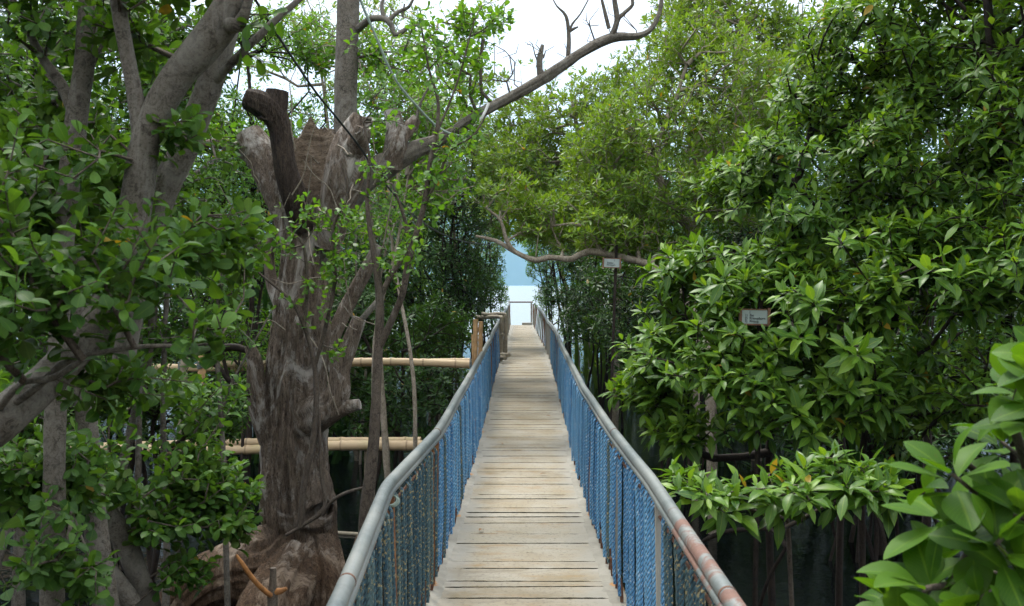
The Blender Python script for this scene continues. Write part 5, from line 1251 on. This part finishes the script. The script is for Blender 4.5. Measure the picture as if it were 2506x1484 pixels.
# ================================================================== THE FAR MASS OF MANGROVE ON BOTH SIDES (reads as one wood), plus unseen clumps added to block low light
def woodland(label, spots, n_each, size, leaf, seed):
    b = MB(); rg = np.random.default_rng(seed)
    for (x, y, rx, ry, h) in spots:
        n = int(n_each * rx * ry * .25)
        a = rg.uniform(0, 6.283, n); u = rg.random(n)
        r = .6 + .4 * rg.random(n) ** .6
        zf = rg.random(n)                                                     # from the water to the top, the top rounded off
        r = r * np.sqrt(np.clip(1 - np.clip((zf - .55) / .47, 0, 1) ** 2, 0, 1)) * (u ** .3)
        d = np.stack([np.cos(a), np.sin(a), zf - .4], -1)
        bump_ = np.array([1 + .35 * noise.noise((q[0] * 1.8 + x, q[1] * 1.8 + y, q[2] * 3.5)) for q in d])
        p = np.stack([x + d[:, 0] * r * bump_ * rx, y + d[:, 1] * r * bump_ * ry, WATER + .25 + zf * (h - WATER)], -1)
        rosettes(b, 'elliptic', 0, p, unit(d[:len(p)] * .4 + [0, 0, .8]), size, (5, 7), (35, 105), .15)
        for k in range(10):
            a = rg.uniform(0, 6.28); q = np.array([x + math.cos(a) * rx * .7 * rg.random(), y + math.sin(a) * ry * .7 * rg.random(), WATER - .3])
            tube(b, np.array([q, q + [rg.normal(0, .3), rg.normal(0, .3), 1.6], q + [rg.normal(0, .6), rg.normal(0, .6), h * .8]]), np.array([.06, .05, .03]), 5, cap=False)
    return tag(b.build('far_woodland', M[leaf], None, smooth=False), label, 'woodland', None, 'stuff')
woodland('dense far mangrove wood standing in the water left of the boardwalk',
         [(-4.2, 17.5, 2.2, 2.0, 4.6), (-6.5, 20, 3, 2.5, 5.5), (-4.0, 22, 2.2, 2.2, 4.6), (-9.5, 19, 3, 3, 6.5), (-13, 17, 3, 3, 7), (-3.6, 27, 2.2, 2.6, 4.6), (-6.5, 28, 3, 3, 5.5), (-3.2, 33, 2.0, 2.8, 4.8), (-3.3, 38, 2.2, 2.4, 5), (-7, 36, 3.4, 3.4, 6), (-12, 26, 4, 4, 7), (-17, 20, 4, 4, 7), (-9, 13.8, 2.4, 1.6, 5), (-13, 12, 2.6, 2.6, 6), (-2.7, 15.2, 1.3, 1.0, 3.2), (-4.6, 15.2, 1.6, 1.0, 4), (-6.8, 15, 1.8, 1.2, 4.5), (-7, 5, 1.6, 3, 5), (-9, -2, 2, 4, 6), (-5, -7, 3, 2, 5)], 850, .21, 'leaf_dark', 3)  # last spots are unseen, added beside and behind the camera against low light
woodland('dense far mangrove wood standing in the water right of the boardwalk',
         [(5.0, 18.5, 2.2, 2.2, 5), (7.5, 17.5, 2.6, 2.2, 5.8), (4.2, 22, 2.0, 2.2, 4.8), (7, 23, 3, 3, 5.8), (11, 17, 3, 3, 6.5), (11, 23, 4, 4, 7), (4.3, 27, 2.2, 2.6, 5), (7.5, 29, 3, 3, 6), (4.0, 33, 2.2, 2.6, 5.2), (3.9, 38, 2.2, 2.2, 5.4), (8, 36, 3.6, 3.6, 6.5), (15, 18, 4, 4, 7), (10.5, 12.2, 2.2, 2.2, 5.5), (14, 11, 3, 3, 6), (2.9, 14.5, 1.1, 1.1, 3), (4.6, 13.0, 1.5, 1.1, 3.2), (6.6, 12.2, 1.6, 1.2, 4), (8.6, 11.2, 1.8, 1.4, 4.5), (8, 5, 1.8, 3, 6), (9, -2, 2, 4, 6), (5, -7, 3, 2, 5), (0, -11, 4, 2, 5)], 850, .21, 'leaf_dark', 4)  # the final spots ring the camera out of view to keep low light out
# unseen trees added close on either side of the viewer to darken the under-canopy
def near_shade_tree(label, px, py_, x, y, blobs, n, leaf, seed):
    t = [np.array([[x, y, WATER - .3, .07], [x * .97, y, 1.0, .06], [x * .93, y + .1, 2.6, .05], [x * .88, y + .15, 4.2, .035]])]
    root = thing('mangrove_tree', label, 'tree', (x, y, WATER - .3)); tb, lb = MB(), MB()
    limb(tb, t[0], .08, 10, .1)
    rg = np.random.default_rng(seed); pts = []
    for (bx, by, bz, rx, ry, rz) in blobs:
        d = rg.normal(size=(n, 3)); d /= np.linalg.norm(d, axis=1, keepdims=True)
        pts.append(np.array([bx, by, bz]) + d * (rg.random(n)[:, None] ** .4) * np.array([rx, ry, rz]))
    pts = np.vstack(pts); td = grow(tb, t, pts, .3, .003)
    rosettes(lb, 'elliptic', 0, pts, td * .5 + [0, 0, .7], .11, (6, 8)); tb.build('trunk', M['bark_grey'], root); lb.build('crown', M[leaf], root)
near_shade_tree('leafy mangrove at the left side whose boughs hang above the view', 0, 0, -3.6, .6, [(-3.2, .8, 3.6, 1.7, 1.6, 1.1), (-3.4, 1.5, 1.2, 1.0, 1.2, 1.2), (-3.2, -1.2, 2.0, 1.2, 1.2, 1.8), (-2.6, 3.2, 4.3, 1.3, 1.4, .7)], 240, 'leaf_dark', 5)
near_shade_tree('leafy mangrove standing at the right side of the viewer', 0, 0, 4.0, .6, [(3.9, .2, 2.4, 1.3, 1.4, 1.2), (3.9, 1.8, .8, 1.0, 1.4, 1.4), (3.4, -1.8, 1.6, 1.3, 1.3, 1.9)], 260, 'leaf_dark', 6)

woodland('pale green canopy mass rising behind the forked trees right of the sea opening',
         [(2.3, 25.5, 1.3, 1.6, 5.4), (3.9, 25, 1.9, 1.8, 6.6), (5.9, 24, 2.2, 1.8, 8.0), (8.2, 22, 2.4, 1.8, 9.0), (2.6, 30, 1.5, 1.6, 6.6), (5, 30, 2.5, 1.6, 8.4)], 900, .15, 'leaf_canopy', 8)
woodland('pale green canopy mass rising behind the leafy trees left of the sea opening',
         [(-2.3, 25.5, 1.2, 1.5, 5.4), (-4.2, 25, 1.9, 1.8, 6.6), (-6.5, 24.5, 2.2, 1.8, 7.6)], 800, .15, 'leaf_canopy', 9)
S.view_settings.view_transform = 'Standard'; S.view_settings.look = 'None'
S.view_settings.exposure = EXPO; S.view_settings.gamma = 1.0
S.view_settings.use_curve_mapping = False
S.render.engine = 'CYCLES'
c = S.cycles
c.max_bounces = 6; c.diffuse_bounces = 2; c.glossy_bounces = 3; c.transmission_bounces = 4; c.transparent_max_bounces = 4; c.volume_bounces = 1
c.caustics_reflective = False; c.caustics_refractive = False
c.use_adaptive_sampling = True; c.adaptive_threshold = .015
c.sample_clamp_indirect = 6
